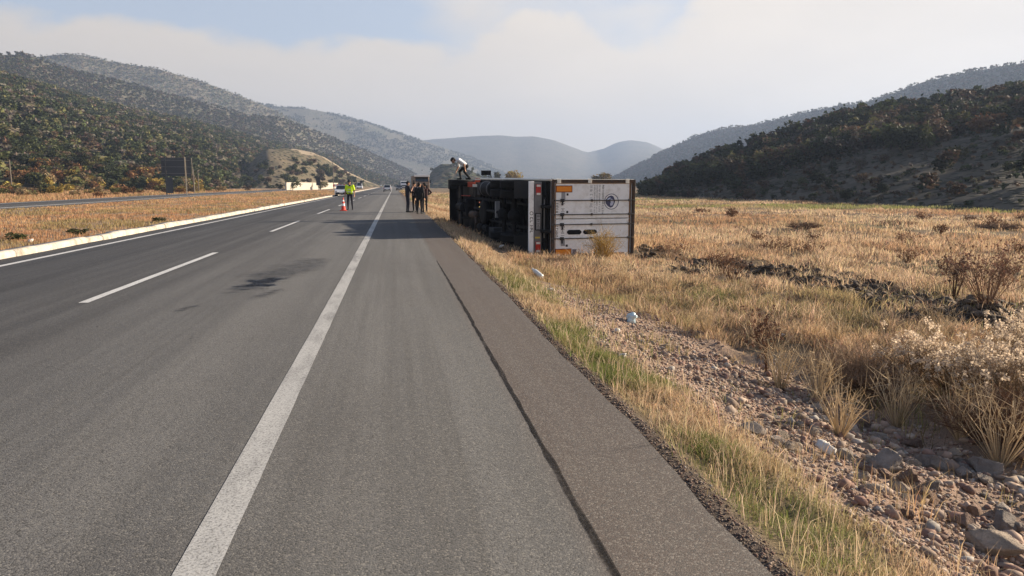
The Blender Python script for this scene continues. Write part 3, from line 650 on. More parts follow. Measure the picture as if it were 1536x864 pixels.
lettering('plate_characters', 0.715, 0.10, -0.13, 0.32, M_black, lp_, 0.15, 0.1775, 0.004)
e = MB(); e.box((0.60, 0.197, 0.70), (0.05, 0.02, 0.16)); e.build('side_reflector', M_yellow, T)
e = MB(); e.tube([(-0.62, 0.25, 0.94), (0.62, 0.25, 0.94)], 0.022, 8); e.build('grab_bar', M_grey, T)
for s in (-1, 1):
    e = MB(); e.box((s * 0.72, 0.32, 0.80), (0.07, 0.08, 0.52)); e.build('bumper_bracket', M_black, T)

def wheel(x, y, dual, front=False, name='wheel'):
    wt = MB(); s = math.copysign(1, x)
    offs = (0, -0.33 * s) if dual else (0,)
    rr, tw = 0.50, 0.27
    first = None
    root = None
    for q, o_ in enumerate(offs):
        c = (x + o_, y, 0.50); t = tw / 2
        prof = [(0.30, -t * .8), (0.40, -t), (0.46, -t), (0.495, -t * .8)]
        for g in range(4):
            u = -t * .8 + (g + .0) * t * .4; prof += [(0.50, u + .02), (0.50, u + t * .33), (0.482, u + t * .345), (0.482, u + t * .39)]
        prof += [(0.495, t * .8), (0.46, t), (0.40, t), (0.30, t * .8)]
        wt.lathe(prof, c, 0, 32)
    root = wt.build(name, M_rubber, T)
    rm = MB(); o_ = s * (0.10 if front else -0.02)
    rm.lathe([(0.30, -0.13), (0.28, 0.0), (0.17, 0.03 if front else -0.07), (0.12, 0.09 if front else 0.0), (0.10, 0.12 if front else 0.03)] if s > 0 else [(0.30, 0.13), (0.28, 0.0), (0.17, -0.03 if front else 0.07), (0.12, -0.09 if front else 0.0), (0.10, -0.12 if front else -0.03)], (x, y, 0.5), 0, 24)
    for k in range(8):
        a = k * math.pi / 4; px, pz = y + 0.15 * math.cos(a), 0.5 + 0.15 * math.sin(a)
        rm.tube([(x, px, pz), (x + s * 0.06, px, pz)], 0.016, 6)
    rm.build('rim', M_red if front else M_lgrey, root)
for yy in (2.15, 3.45):
    for s in (-1, 1): wheel(s * 1.08, yy, True)
    e = MB(); e.tube([(-1.0, yy, 0.5), (1.0, yy, 0.5)], 0.075, 12); e.lathe([(0.08, -0.2), (0.20, -0.14), (0.24, 0.0), (0.20, 0.14), (0.08, 0.2)], (0, yy, 0.5), 1, 18); e.build('axle', M_black, T)
    for s in (-1, 1):
        e = MB(); n = 14; pts = [(1.0 + .0 * k, 0) for k in range(n)]
        V = []; F = []
        for k in range(n + 1):
            a = R(15 + 150 * k / n)
            for xx in (s * 0.60, s * 1.23): 
                V.append((xx, yy + 0.60 * math.cos(a), 0.50 + 0.57 * math.sin(a))); V.append((xx, yy + 0.625 * math.cos(a), 0.50 + 0.595 * math.sin(a)))
        for k in range(n):
            i = k * 4; F += [(i, i + 2, i + 6, i + 4), (i + 1, i + 5, i + 7, i + 3), (i, i + 4, i + 5, i + 1), (i + 2, i + 3, i + 7, i + 6)]
        e.add(V, F); e.build('mudguard', M_lgrey, T)
for s in (-1, 1):
    e = MB(); e.box((s * 0.92, 1.42, 0.55), (0.60, 0.014, 0.55)); e.build('mud_flap', M_lgrey, T)
for s in (-1, 1):
    wheel(s * 1.06, 10.35, False, True)
    e = MB()
    for q in range(4): e.tube([(s * 0.52, 2.0 - .0, 0.72 + q * .0), (s * 0.52, 2.8, 0.60 - q * .02), (s * 0.52, 3.6, 0.72)], 0.035, 6); break
    e.build('leaf_spring', M_black, T)
    e = MB()
    for q in range(4): e.tube([(s * 0.50, 9.55 + q * .12, 0.70 - q * .03), (s * 0.50, 10.35, 0.57 - q * .03), (s * 0.50, 11.15 - q * .12, 0.70 - q * .03)], 0.022, 6)
    e.build('leaf_spring', M_red if s < 0 else M_black, T)
e = MB(); e.tube([(-0.98, 10.35, 0.5), (0.98, 10.35, 0.5)], 0.06, 10); e.build('axle', M_black, T)
# tanks and boxes hung on the frame
e = MB(); e.tube([(-0.86, 5.4, 0.72), (-0.86, 6.9, 0.72)], 0.30, 24); e.build('fuel_tank', M_black, T)
for yy in (5.65, 6.65):
    e = MB(); e.lathe([(0.306, -0.03), (0.306, 0.03)], (-0.86, yy, 0.72), 1, 24); e.build('tank_strap', M_grey, T)
e = MB(); e.box((0.86, 5.2, 0.74), (0.52, 0.75, 0.48)); e.build('battery_box', M_lgrey, T, 0.02)
e = MB(); e.box((-0.84, 7.6, 0.80), (0.50, 0.55, 0.40)); e.build('tool_box', M_lgrey, T, 0.02)
for xx, yy in ((0.75, 6.6), (0.75, 7.5)):
    e = MB(); e.tube([(xx, yy, 0.78), (xx, yy + .7, 0.78)], 0.14, 16); e.build('air_tank', M_black, T)
e = MB(); e.box((-0.1, 4.9, 0.66), (0.62, 0.10, 0.16)); e.build('pale_bracket', M_mark, T)
e = MB(); e.tube([(0.25, 9.3, 0.66), (0.28, 8.2, 0.60), (0.62, 7.9, 0.58)], 0.06, 10); e.lathe([(0.06, -.5), (0.16, -.45), (0.16, .45), (0.06, .5)], (0.28, 8.6, 0.66), 1, 18); e.build('exhaust', M_rust, T)
e = MB(); e.lathe([(0.30, -.12), (0.46, -.12), (0.49, -.06), (0.49, .06), (0.46, .12), (0.30, .12)], (0.1, 7.0, 0.72), 2, 28); e.build('spare_wheel', M_rubber, T)
e = MB(); e.box((0.0, 10.4, 0.85), (0.75, 1.5, 0.62)); e.tube([(0, 9.9, .55), (0, 10.9, .55)], 0.22, 16); e.build('engine', M_black, T, 0.03)
for s in (-1, 1):
    e = MB()
    for zz in (0.60, 0.86): e.box((s * 1.20, 4.5, zz), (0.035, 1.5, 0.12))
    e.build('side_guard', M_grey, T, 0.008)
# cab
e = MB()
prof = [(9.62, 0.92), (9.62, 3.05), (9.95, 3.25), (11.35, 3.22), (11.75, 2.75), (12.02, 1.75), (12.06, 0.80), (11.95, 0.62), (11.2, 0.60), (10.95, 0.98), (10.6, 1.10), (10.1, 1.10), (9.8, 0.96)]
e.prism([(y_, z_) for y_, z_ in prof], 0, -1.20, 1.20, 0); cab = e.build('cab', M_cab, T, 0.05, 3)
e = MB(); e.box((0, 11.885, 2.25), (2.0, 0.03, 0.86), 0, Matrix.Rotation(R(15), 3, 'X')); e.build('windscreen', M_glass, cab)
for s in (-1, 1):
    e = MB(); e.prism([(10.35, 1.95), (10.35, 2.75), (11.3, 2.75), (11.65, 1.95)], 0, s * 1.192, s * 1.208); e.build('side_window', M_glass, cab)
    e = MB(); e.box((s * 1.52, 11.75, 2.0), (0.22, 0.12, 0.46)); e.tube([(s * 1.2, 11.7, 2.3), (s * 1.48, 11.75, 2.2)], 0.02, 6); e.build('mirror', M_black, cab, 0.03)
    e = MB(); e.box((s * 0.98, 11.75, 0.42), (0.44, 0.40, 0.42)); e.build('step_box', M_black, cab, 0.03)
    e = MB(); e.box((s * 0.86, 12.13, 0.62), (0.34, 0.04, 0.18)); e.build('headlight', M_clearl, cab, 0.02)
e = MB(); e.box((0, 12.05, 0.55), (2.36, 0.14, 0.50)); e.build('front_bumper', M_black, cab, 0.03)
e = MB(); e.box((-0.95, 9.45, 1.6), (0.12, 0.10, 1.6)); e.box((-1.22, 9.44, 1.15), (0.05, 0.09, 0.5)); e.build('pale_trim', M_cream, cab)
e = MB(); e.box((-1.18, 9.62, 1.15), (0.16, 0.05, 0.42)); e.box((-1.0, 9.60, 0.78), (0.22, 0.06, 0.34)); e.build('red_corner_panel', M_red, cab, 0.01)
for q, xx in enumerate((-0.25, -0.05, 0.15)):
    e = MB(); e.tube([(xx, 9.60, 1.5), (xx, 9.46, 1.25), (xx + .04, 9.42, 1.05), (xx, 9.30, .98)], 0.022, 6); e.build('air_hose', (M_red, M_yellow, M_black)[q], T)
# ------------------------------------------------------------------ people: one continuous skin each, grown from tapered limbs
def pmat(n, c, rough=0.8): return paint(n, c, rough, 0, 0.25, tuple(q * 0.6 for q in c), 8, 0.2)
C_skin = pmat('skin', (0.36, 0.20, 0.13), 0.6); C_navy = pmat('navy_uniform_cloth', (0.018, 0.019, 0.028)); C_blk = pmat('black_cloth', (0.013, 0.013, 0.015))
C_char = pmat('charcoal_cloth', (0.03, 0.029, 0.032)); C_maroon = pmat('dark_maroon_cloth', (0.030, 0.012, 0.013)); C_white = pmat('white_shirt_cloth', (0.75, 0.75, 0.76)); C_pink = pmat('pale_pink_cloth', (0.48, 0.27, 0.24))
C_shoe = pmat('black_shoe_leather', (0.010, 0.010, 0.010), 0.5); C_hair = pmat('dark_hair', (0.012, 0.010, 0.009), 0.7); C_eye = pmat('dark_eye', (0.01, 0.008, 0.007), 0.3); C_lip = pmat('lips', (0.25, 0.09, 0.075), 0.6)
C_vis = pmat('high_visibility_yellow', (0.62, 0.88, 0.02)); C_refl = pmat('silver_reflective_tape', (0.62, 0.64, 0.62), 0.4); C_grey = pmat('grey_shirt_cloth', (0.13, 0.115, 0.13))
def V3(*a): return Vector(a)
def tapered(mb, p0, p1, r0, r1, m, n=10, flat=1.0, flatdir=None):
    """capsule from p0 to p1"""
    p0, p1 = Vector(p0), Vector(p1); d = (p1 - p0); L = d.length or 1e-4; d = d / L if L > 1e-3 else Vector((0, 0, 1))
    a = d.orthogonal().normalized(); b_ = d.cross(a); rings = []
    for k in range(4): th = math.pi / 2 * (1 - k / 4.0); rings.append((p0 - d * r0 * math.sin(th), r0 * math.cos(th) + 1e-4))
    rings.append((p0, r0)); rings.append((p1, r1))
    for k in range(1, 5): th = math.pi / 2 * k / 4.0; rings.append((p1 + d * r1 * math.sin(th), r1 * math.cos(th) + 1e-4))
    V = []; F = []
    for c, r_ in rings: V += [c + (a * math.cos(2 * math.pi * k / n) + b_ * math.sin(2 * math.pi * k / n)) * r_ for k in range(n)]
    for i in range(len(rings) - 1):
        for k in range(n): F.append((i * n + k, i * n + (k + 1) % n, (i + 1) * n + (k + 1) % n, (i + 1) * n + k))
    F.append(tuple(range(n))[::-1]); F.append(tuple(range((len(rings) - 1) * n, len(rings) * n)))
    mb.add(V, F, m)
def remeshed(mb, voxel, smooth_iter=4):
    me = bpy.data.meshes.new('raw'); me.from_pydata([tuple(p) for p in mb.v], [], mb.f)
    bm = bmesh.new(); bm.from_mesh(me); bmesh.ops.recalc_face_normals(bm, faces=bm.faces); bm.to_mesh(me); bm.free()
    o = bpy.data.objects.new('raw', me); col.objects.link(o)
    r_ = o.modifiers.new('r', 'REMESH'); r_.mode = 'VOXEL'; r_.voxel_size = voxel; r_.use_smooth_shade = True
    s_ = o.modifiers.new('s', 'SMOOTH'); s_.factor = 0.5; s_.iterations = smooth_iter
    dg = bpy.context.evaluated_depsgraph_get(); dg.update(); out_ = bpy.data.meshes.new_from_object(o.evaluated_get(dg))
    bpy.data.objects.remove(o); bpy.data.meshes.remove(me); return out_
def person(label, loc, rz, J, mats, vest=False, hat=None, group=None, hair=True, belt=None, held=None):
    """J: joint places; mats: shirt, sleeve, forearm, trousers"""
    SH, SL, FA, TR = mats; ml = [SH, SL, FA, TR, C_skin, C_shoe]
    root = empty('person', loc, rz); tag(root, label, 'person', group)
    mb = MB(); caps = []
    def cap(p0, p1, r0, r1, m): tapered(mb, p0, p1, r0, r1, m); caps.append((np.array(p0, float), np.array(p1, float), r0, r1, m))
    pel, ch, nk, hd = J['pelvis'], J['chest'], J['neck'], J['head']
    side = J.get('side', V3(1, 0, 0)); up = (ch - pel).normalized(); fw = up.cross(side).normalized()
    hf = J.get('face', fw)
    for s in (-1, 1):
        cap(pel + side * s * 0.075 + up * .04, ch + side * s * 0.085, 0.115, 0.118, 0)
        cap(pel + side * s * 0.075 + up * .0, pel + side * s * 0.085 + up * -0.06, 0.108, 0.105, 3)
        sh = J['shoulder'][s > 0]; el = J['elbow'][s > 0]; wr = J['wrist'][s > 0]
        cap(ch + side * s * 0.07, sh, 0.095, 0.072, 0); cap(sh, el, 0.064, 0.049, 1); cap(el, wr, 0.047, 0.033, 2)
        hip = pel + side * s * 0.095 + up * -0.03; kn = J['knee'][s > 0]; an = J['ankle'][s > 0]
        cap(hip, kn, 0.092, 0.063, 3); cap(kn, an, 0.063, 0.046, 3)
        toe = J['toe'][s > 0]; cap(an + V3(0, 0, -.045), toe, 0.044, 0.036, 5); cap(an + V3(0, 0, -0.05) - (toe - an).normalized() * .04, an + V3(0, 0, -.05), 0.04, 0.042, 5)
        # hand: palm, four fingers of unequal length, a thumb from the side of the palm
        hdv = J.get('handdir', (None, None))[s > 0]; hdv = (wr - el).normalized() if hdv is None else hdv.normalized()
        pn = hdv.cross(V3(0.3, 0.9, 0.2)).normalized(); pw = hdv.cross(pn).normalized()
        palm = wr + hdv * 0.075
        for q in (-1, 0, 1): cap(wr + pw * q * 0.012, palm + pw * q * 0.026, 0.021, 0.017, 4)
        for q, L in ((-1.5, .062), (-.5, .075), (.5, .080), (1.5, .070)):
            b0 = palm + pw * q * 0.021; b1 = b0 + hdv * L * .55 + pn * 0.006; b2 = b1 + hdv * L * .4 + pn * 0.024
            cap(b0, b1, 0.0105, 0.0095, 4); cap(b1, b2, 0.0095, 0.008, 4)
        t0 = wr + hdv * 0.03 + pw * 0.03; t1 = t0 + hdv * 0.03 + pw * 0.03; t2 = t1 + hdv * 0.032 + pn * 0.012
        cap(t0, t1, 0.014, 0.012, 4); cap(t1, t2, 0.012, 0.009, 4)
    cap(ch + up * .06, nk, 0.085, 0.058, 0); cap(nk, hd - hf * .015, 0.054, 0.056, 4)
    hu = J.get('headup', (hd - nk).normalized()); hs = hf.cross(hu).normalized(); hu = hs.cross(hf).normalized()
    cap(hd + hu * .045 - hf * .02, hd + hu * .04 + hf * .02, 0.090, 0.086, 4); cap(hd + hu * .0 + hf * .02, hd - hu * .065 + hf * .045, 0.074, 0.047, 4)
    cap(hd + hf * .095 + hu * .012, hd + hf * .118 - hu * .022, 0.011, 0.017, 4)
    for s in (-1, 1): cap(hd + hs * s * .083 + hu * .015, hd + hs * s * .088 - hu * .02, 0.017, 0.013, 4)
    me = remeshed(mb, 0.011); n = len(me.polygons)
    cen = np.zeros(n * 3, np.float32); me.polygons.foreach_get('center', cen); cen = cen.reshape(-1, 3); best = np.full(n, 1e9); mi = np.zeros(n, np.int32)
    for p0, p1, r0, r1, m in caps:
        d = p1 - p0; L2 = max(d @ d, 1e-9); t = np.clip(((cen - p0) @ d) / L2, 0, 1); dist = np.linalg.norm(cen - p0 - t[:, None] * d, axis=1) - (r0 + (r1 - r0) * t)
        k = dist < best; best[k] = dist[k]; mi[k] = m
    me.materials.clear()
    for m in ml: me.materials.append(m)
    me.polygons.foreach_set('material_index', mi); me.update(); link('body', me, root)
    if hair:
        h = MB(); tapered(h, hd + hu * .058 - hf * .028, hd + hu * .062 + hf * .022, 0.094, 0.086, 0, 14); tapered(h, hd + hu * .02 - hf * .045, hd - hu * .02 - hf * .04, 0.080, 0.062, 0, 14)
        link('hair', remeshed(h, 0.012), root).data.materials.append(C_hair)
    for s in (-1, 1):
        e = MB(); tapered(e, hd + hf * .088 + hs * s * .032 + hu * .012, hd + hf * .090 + hs * s * .036 + hu * .012, 0.011, 0.011, 0, 8); e.build('eye', C_eye, root)
    e = MB(); tapered(e, hd + hf * .086 - hs * .022 - hu * .062, hd + hf * .086 + hs * .022 - hu * .062, 0.009, 0.009, 0, 8); e.build('mouth', C_lip, root)
    if hat:
        e = MB(); c = hd + hu * .10
        tapered(e, c - hf * .02, c + hf * .02, 0.10, 0.10, 0, 16); e.box(c + hf * .13 - hu * .02, (0.17, 0.12, 0.016)); link('cap', remeshed(e, 0.012), root).data.materials.append(hat)
    if vest:
        e = MB()
        for s in (-1, 1):
            tapered(e, pel + side * s * 0.082 + up * .06, ch + side * s * 0.092, 0.128, 0.130, 0, 14); tapered(e, ch + side * s * 0.07, J['shoulder'][s > 0], 0.106, 0.086, 0, 12)
            tapered(e, J['shoulder'][s > 0], J['shoulder'][s > 0].lerp(J['elbow'][s > 0], 0.75), 0.080, 0.066, 0, 12)
        ve = link('reflective_jacket', remeshed(e, 0.012), root); ve.data.materials.append(C_vis)
        for f_ in (0.30, 0.72):
            e = MB(); c = pel.lerp(ch, f_); pts = [c + side * 0.222 * math.cos(a) + fw * 0.140 * math.sin(a) for a in np.linspace(0, 2 * math.pi, 29)]
            V = []; F = []
            for k, p in enumerate(pts[:-1]): V += [p - up * .025, p + up * .025]
            nn = len(pts) - 1
            for k in range(nn): F.append((2 * k, 2 * ((k + 1) % nn), 2 * ((k + 1) % nn) + 1, 2 * k + 1))
            e.add(V, F); e.build('reflective_band', C_refl, ve)
    if belt:
        e = MB(); c = pel + up * .045; pts = [c + side * 0.205 * math.cos(a) + fw * 0.128 * math.sin(a) for a in np.linspace(0, 2 * math.pi, 25)]
        e.tube(pts, 0.022, 6, cap=False); e.box(c + side * .21, (0.06, 0.10, 0.16)); e.build('belt', C_blk, root)
    return root
def stand(dx=0.0, arms='down', spread=0.11, lean=0.0, look=(0, 1, 0), tall=1.75, step=0.0):
    k = tall / 1.75
    J = dict(pelvis=V3(0, 0, .97), chest=V3(0, lean, 1.33), neck=V3(0, lean + .01, 1.49), head=V3(0, lean + .03, 1.615))
    J['shoulder'] = [V3(s * .195, lean, 1.425) for s in (-1, 1)]
    J['knee'] = [V3(s * spread * .95, .02 + s * step * .5, .51) for s in (-1, 1)]; J['ankle'] = [V3(s * spread, -.02 + s * step, .095) for s in (-1, 1)]; J['toe'] = [V3(s * (spread + .03), .14 + s * step, .04) for s in (-1, 1)]
    if arms == 'down': J['elbow'] = [V3(s * .27, -.03, 1.14) for s in (-1, 1)]; J['wrist'] = [V3(s * .28, .05, .90) for s in (-1, 1)]
    if arms == 'folded': J['elbow'] = [V3(s * .28, .04, 1.15) for s in (-1, 1)]; J['wrist'] = [V3(s * -.02 + .03, .20, 1.19 + s * .03) for s in (-1, 1)]; J['handdir'] = [V3(.9, .1, .1), V3(-.9, .1, .1)]
    if arms == 'phone': J['elbow'] = [V3(-.27, .05, 1.16), V3(.25, .10, 1.17)]; J['wrist'] = [V3(-.13, .24, 1.26), V3(.10, .26, 1.36)]; J['handdir'] = [V3(.5, .4, .5), V3(-.3, .4, .7)]
    if arms == 'hips': J['elbow'] = [V3(s * .40, -.06, 1.18) for s in (-1, 1)]; J['wrist'] = [V3(s * .24, .03, 1.04) for s in (-1, 1)]; J['handdir'] = [V3(.5, .3, -.5), V3(-.5, .3, -.5)]
    J['face'] = Vector(look).normalized()
    for a, v in J.items():
        if a in ('handdir', 'face'): continue
        J[a] = [q * k for q in v] if isinstance(v, list) else v * k
    return J
PI = math.pi
def ground_z(x, y): return float(gz(x, y)) if not (-8.6 < x < float(edge_x(y))) else 0.0
# officer by the cone: back half turned, looks towards us and the lorry
p = gp(525.5, 315.3)
person('traffic officer in a bright yellow high visibility jacket standing beside the orange cone', (p[0], p[1], 0), R(168), stand(arms='down', spread=.13, look=(.15, 1, 0), tall=1.86), (C_navy, C_navy, C_skin, C_navy), vest=True, hat=C_navy, belt=True)
p = gp(612, 318.6)
person('man in dark clothes with bare forearms raised, leftmost of the group on the shoulder', (p[0], p[1], 0), R(-70), stand(arms='phone', spread=.12, look=(.1, 1, -.15), tall=1.80), (C_navy, C_navy, C_skin, C_navy))
p = gp(622.5, 318.2)
person('man in a grey top with folded arms, second from left in the group', (p[0], p[1], 0), R(150), stand(arms='folded', spread=.10, look=(-.3, 1, -.1), tall=1.73), (C_grey, C_navy, C_navy, C_blk))
p = gp(629.5, 320.8)
person('man in all black seen from behind, nearest in the group on the shoulder', (p[0], p[1], 0), R(-25), stand(arms='down', spread=.08, look=(.3, 1, -.05), tall=1.72, step=.10), (C_blk, C_blk, C_blk, C_blk))
p = gp(637.5, 318.8)
person('man in a dark maroon jacket with hands on hips, rightmost of the group', (p[0], p[1], 0), R(20), stand(arms='hips', spread=.11, look=(-.5, 1, 0), tall=1.70), (C_maroon, C_maroon, C_maroon, C_blk))
# man on the cab, stooping to look down over its edge (local x is to the right of the picture)
J = dict(pelvis=V3(.20, 0, .66), chest=V3(-.10, -.02, .88), neck=V3(-.25, -.03, .90), head=V3(-.36, -.05, .88), side=V3(0, 1, 0))
J['shoulder'] = [V3(-.12, -.20, .89), V3(-.14, .18, .89)]; J['elbow'] = [V3(.10, -.28, .74), V3(-.10, .26, .62)]; J['wrist'] = [V3(.16, -.22, .50), V3(-.20, .20, .40)]
J['knee'] = [V3(.14, -.10, .37), V3(-.06, .12, .38)]; J['ankle'] = [V3(.38, -.10, .09), V3(-.02, .13, .09)]; J['toe'] = [V3(.22, -.11, .04), V3(-.17, .13, .04)]
J['face'] = V3(-.6, 0, -.75).normalized(); J['headup'] = V3(-.75, 0, .6)
MANPOS = truck.matrix_basis @ Vector((-1.20, 11.75, 0.80))
man = person('man in a white shirt and dark trousers stooping on top of the overturned lorry cab', MANPOS, 0.0, J, (C_white, C_white, C_skin, C_blk))
# ------------------------------------------------------------------ cars and lorries further down the road
M_carw = paint('white_car_paint', (0.72, 0.72, 0.72), 0.3, 0, 0.12, (0.5, 0.48, 0.44), 2, 0.5, 0.6); M_carg = paint('dark_grey_car_paint', (0.085, 0.088, 0.095), 0.3, 0.2, 0.15, (0.15, 0.13, 0.11), 2, 0.5, 0.6)
M_blue = paint('blue_stripe', (0.05, 0.07, 0.26), 0.4, 0, 0.2); M_lamp = paint('lamp_glass', (0.55, 0.56, 0.58), 0.15, 0.3, 0.1); M_tailr = paint('red_tail_lamp', (0.40, 0.02, 0.02), 0.3, 0, 0.2)
def car(name, label, cat, loc, rz, Lc=4.2, Wc=1.75, Hc=1.48, kind='hatch', pm=None, stripe=None, bar=False, group=None):
    """local +y is the car's front"""
    pm = pm or M_carw; t = empty(name, loc, rz); tag(t, label, cat, group); hw = Wc / 2; yr, yf = -Lc / 2, Lc / 2
    if kind == 'hatch':
        low = [(yr + .02, .30), (yr, .62), (yr + .06, .92), (yf - 1.15, .95), (yf - .25, .80), (yf, .62), (yf - .02, .28), (yf - .2, .22), (yr + .2, .22)]
        b0, b1, r0, r1 = yr + .10, yf - 1.0, yr + .42, yf - 1.75; zb, zt = .93, Hc
    else:
        low = [(yr + .02, .35), (yr, .9), (yr + .03, 1.10), (yf - .55, 1.12), (yf - .10, .85), (yf, .62), (yf - .02, .32), (yf - .2, .26), (yr + .2, .26)]
        b0, b1, r0, r1 = yr + .04, yf - .50, yr + .12, yf - 1.25; zb, zt = 1.10, Hc
    mb = MB(); mb.prism(low, 0, -hw, hw); body = mb.build('body', pm, t, 0.07, 3)
    mb = MB(); q = 0.84
    V = [(-hw * .97, b0, zb), (hw * .97, b0, zb), (hw * .97, b1, zb), (-hw * .97, b1, zb), (-hw * q, r0, zt), (hw * q, r0, zt), (hw * q, r1, zt), (-hw * q, r1, zt)]
    mb.add(V, [(0, 3, 2, 1), (4, 5, 6, 7), (0, 1, 5, 4), (1, 2, 6, 5), (2, 3, 7, 6), (3, 0, 4, 7)]); cabn = mb.build('roof', pm, t, 0.06, 3)
    def pane(name_, a, b_, c, d, nrm):
        P = [Vector(V[k]) for k in (a, b_, c, d)]; ce = sum(P, Vector()) / 4; e = MB(); n_ = Vector(nrm).normalized()
        lo = [ce + (p - ce) * 0.84 + n_ * 0.006 for p in P]; hi = [p + n_ * 0.012 for p in lo]
        e.add(lo + hi, [(0, 1, 2, 3), (7, 6, 5, 4)] + [(k, (k + 1) % 4, 4 + (k + 1) % 4, 4 + k) for k in range(4)]); e.build(name_, M_glass, cabn)
    ws = (Vector(V[3]) - Vector(V[2])).cross(Vector(V[6]) - Vector(V[2])); pane('windscreen', 2, 3, 7, 6, ws if ws.y > 0 else -ws)
    rs = (Vector(V[1]) - Vector(V[0])).cross(Vector(V[4]) - Vector(V[0])); pane('rear_window', 0, 1, 5, 4, rs if rs.y < 0 else -rs)
    for s, ids in ((1, (1, 2, 6, 5)), (-1, (3, 0, 4, 7))):
        nn = (Vector(V[ids[1]]) - Vector(V[ids[0]])).cross(Vector(V[ids[3]]) - Vector(V[ids[0]])); pane('side_window', *ids, nn if nn.x * s > 0 else -nn)
    for yy in (yr + .78, yf - .85):
        for s in (-1, 1):
            e = MB(); c = (s * (hw - .09), yy, .31); e.lathe([(.2, -.1), (.29, -.1), (.31, -.07), (.31, .07), (.29, .1), (.2, .1)], c, 0, 20); wv = e.build('wheel', M_rubber, t)
            e = MB(); e.lathe([(.2, -.103 if s < 0 else .09), (.2, .103 if s > 0 else -.09)], c, 0, 16); e.build('rim', M_grey, wv)
    for s in (-1, 1):
        e = MB(); e.box((s * (hw - .24), yf - .07, .70), (.36, .16, .15)); e.build('headlight', M_lamp, t, 0.03)
        e = MB(); e.box((s * (hw - .16), yr + .035, .80 if kind == 'hatch' else .95), (.26, .09, .20)); e.build('tail_light', M_tailr, t, 0.02)
        e = MB(); e.box((s * (hw + .09), b1 - .35, zb + .05), (.18, .10, .13)); e.build('mirror', pm, t, 0.03)
    e = MB(); e.box((0, yf - .01, .42), (Wc * .86, .07, .26)); e.build('front_bumper', M_black, t, 0.03)
    e = MB(); e.box((0, yr + .01, .42), (Wc * .90, .07, .24)); e.build('rear_bumper', M_black, t, 0.03)
    for yy in (yf + .03, yr - .03): 
        e = MB(); e.box((0, yy, .50), (.50, .015, .11)); e.build('licence_plate', M_cream, t)
    if stripe:
        for s in (-1, 1):
            e = MB(); e.box((s * (hw + .002), 0, .72), (.012, Lc * .8, .14)); e.build('side_stripe', stripe, t)
        e = MB(); e.box((0, yf - .52, .905), (Wc * .6, .012, .012)); e.build('bonnet_stripe', stripe, t)
    if bar:
        e = MB(); e.box((0, (r0 + r1) / 2 + .2, zt + .055), (1.1, .26, .09)); bb = e.build('light_bar', M_grey, t, 0.02)
        for s, m_ in ((-1, M_tailr), (1, M_blue)):
            e = MB(); e.box((s * .35, (r0 + r1) / 2 + .2, zt + .06), (.36, .275, .10)); e.build('beacon', m_, bb, 0.02)
    return t
p = gp(512.5, 294.5); car('patrol_car', 'white patrol car facing us at the kerb behind the officer in the yellow jacket', 'car', (p[0], p[1] + 1.5, 0), PI, 4.3, 1.8, 1.52, 'hatch', M_carw, M_blue, True)
p = gp(581.5, 287.4); car('hatchback', 'white hatchback driving away in the lane beside the shoulder line', 'car', (p[0] - .1, p[1] + 2, 0), 0, 4.1, 1.78, 1.55)
p = gp(599, 285.6); car('saloon_car', 'dark grey car facing us on the shoulder in front of the white lorry', 'car', (p[0], p[1] + 2, 0), PI, 4.4, 1.8, 1.45, 'hatch', M_carg)
p = gp(537.5, 284.0); car('minibus', 'white minibus with blue side stripe facing us at the left road edge', 'minibus', (p[0] + .4, p[1] + 2, 0), PI, 5.2, 2.0, 2.35, 'van', M_carw, M_blue)
p = gp(571.5, 279.6); car('hatchback', 'tiny white car far down the road at its left edge', 'car', (p[0], p[1], 0), PI, 4.2, 1.8, 1.5)

def lorry(name, label, loc, rz, H, Wd, Lb, visor, cabm, boxm):
    t = empty(name, loc, rz); tag(t, label, 'lorry'); hw = Wd / 2
    e = MB(); e.prism([(-1.0, .55), (-1.0, H - .25), (-.5, H - .1), (.25, H - .12), (.85, 2.0), (1.0, 1.5), (1.02, .55)], 0, -hw, hw); cb = e.build('cab', cabm, t, 0.06, 3)
    e = MB(); ang = math.atan2(.60, H - .12 - 2.0)
    e.box((0, .575, (H - .12 + 2.0) / 2), (Wd * .86, .05, math.hypot(.6, H - 2.12) * .78), 0, Matrix.Rotation(ang, 3, 'X')); e.build('windscreen', M_glass, cb)
    for s in (-1, 1):
        e = MB(); e.box((s * hw, -.15, H - .85), (.02, .85, .62)); e.build('side_window', M_glass, cb)
        e = MB(); e.box((s * (hw + .16), .70, H - .95), (.16, .10, .5)); e.tube([(s * hw, .6, H - .8), (s * (hw + .15), .7, H - .85)], .02, 6); e.build('mirror', M_black, cb, 0.02)
        e = MB(); e.box((s * (hw - .30), 1.03, .80), (.40, .05, .20)); e.build('headlight', M_lamp, cb, 0.02)
    e = MB(); e.box((0, 1.03, .62), (Wd, .12, .36)); e.build('front_bumper', M_black, cb, 0.03)
    e = MB(); e.box((0, 1.03, 1.28), (Wd * .7, .03, .42)); e.build('grille', M_black, cb, 0.01)
    if visor:
        e = MB(); e.box((0, .30, H + .02), (Wd * 1.04, .95, .34)); e.build('roof_visor', M_carw, cb, 0.04)
    e = MB(); e.box((0, -1.25 - Lb / 2, .95 + (H - .9) / 2), (Wd, Lb, H - .9)); e.build('box_body', boxm, t, 0.03)
    e = MB(); e.box((0, -1 - Lb / 2, .80), (.9, Lb, .25)); e.build('chassis', M_black, t)
    for yy in (0.1, -Lb + .1):
        for s in (-1, 1):
            e = MB(); e.lathe([(.25, -.14), (.44, -.14), (.48, -.1), (.48, .1), (.44, .14), (.25, .14)], (s * (hw - .17), yy, .48), 0, 20); e.build('wheel', M_rubber, t)
    return t
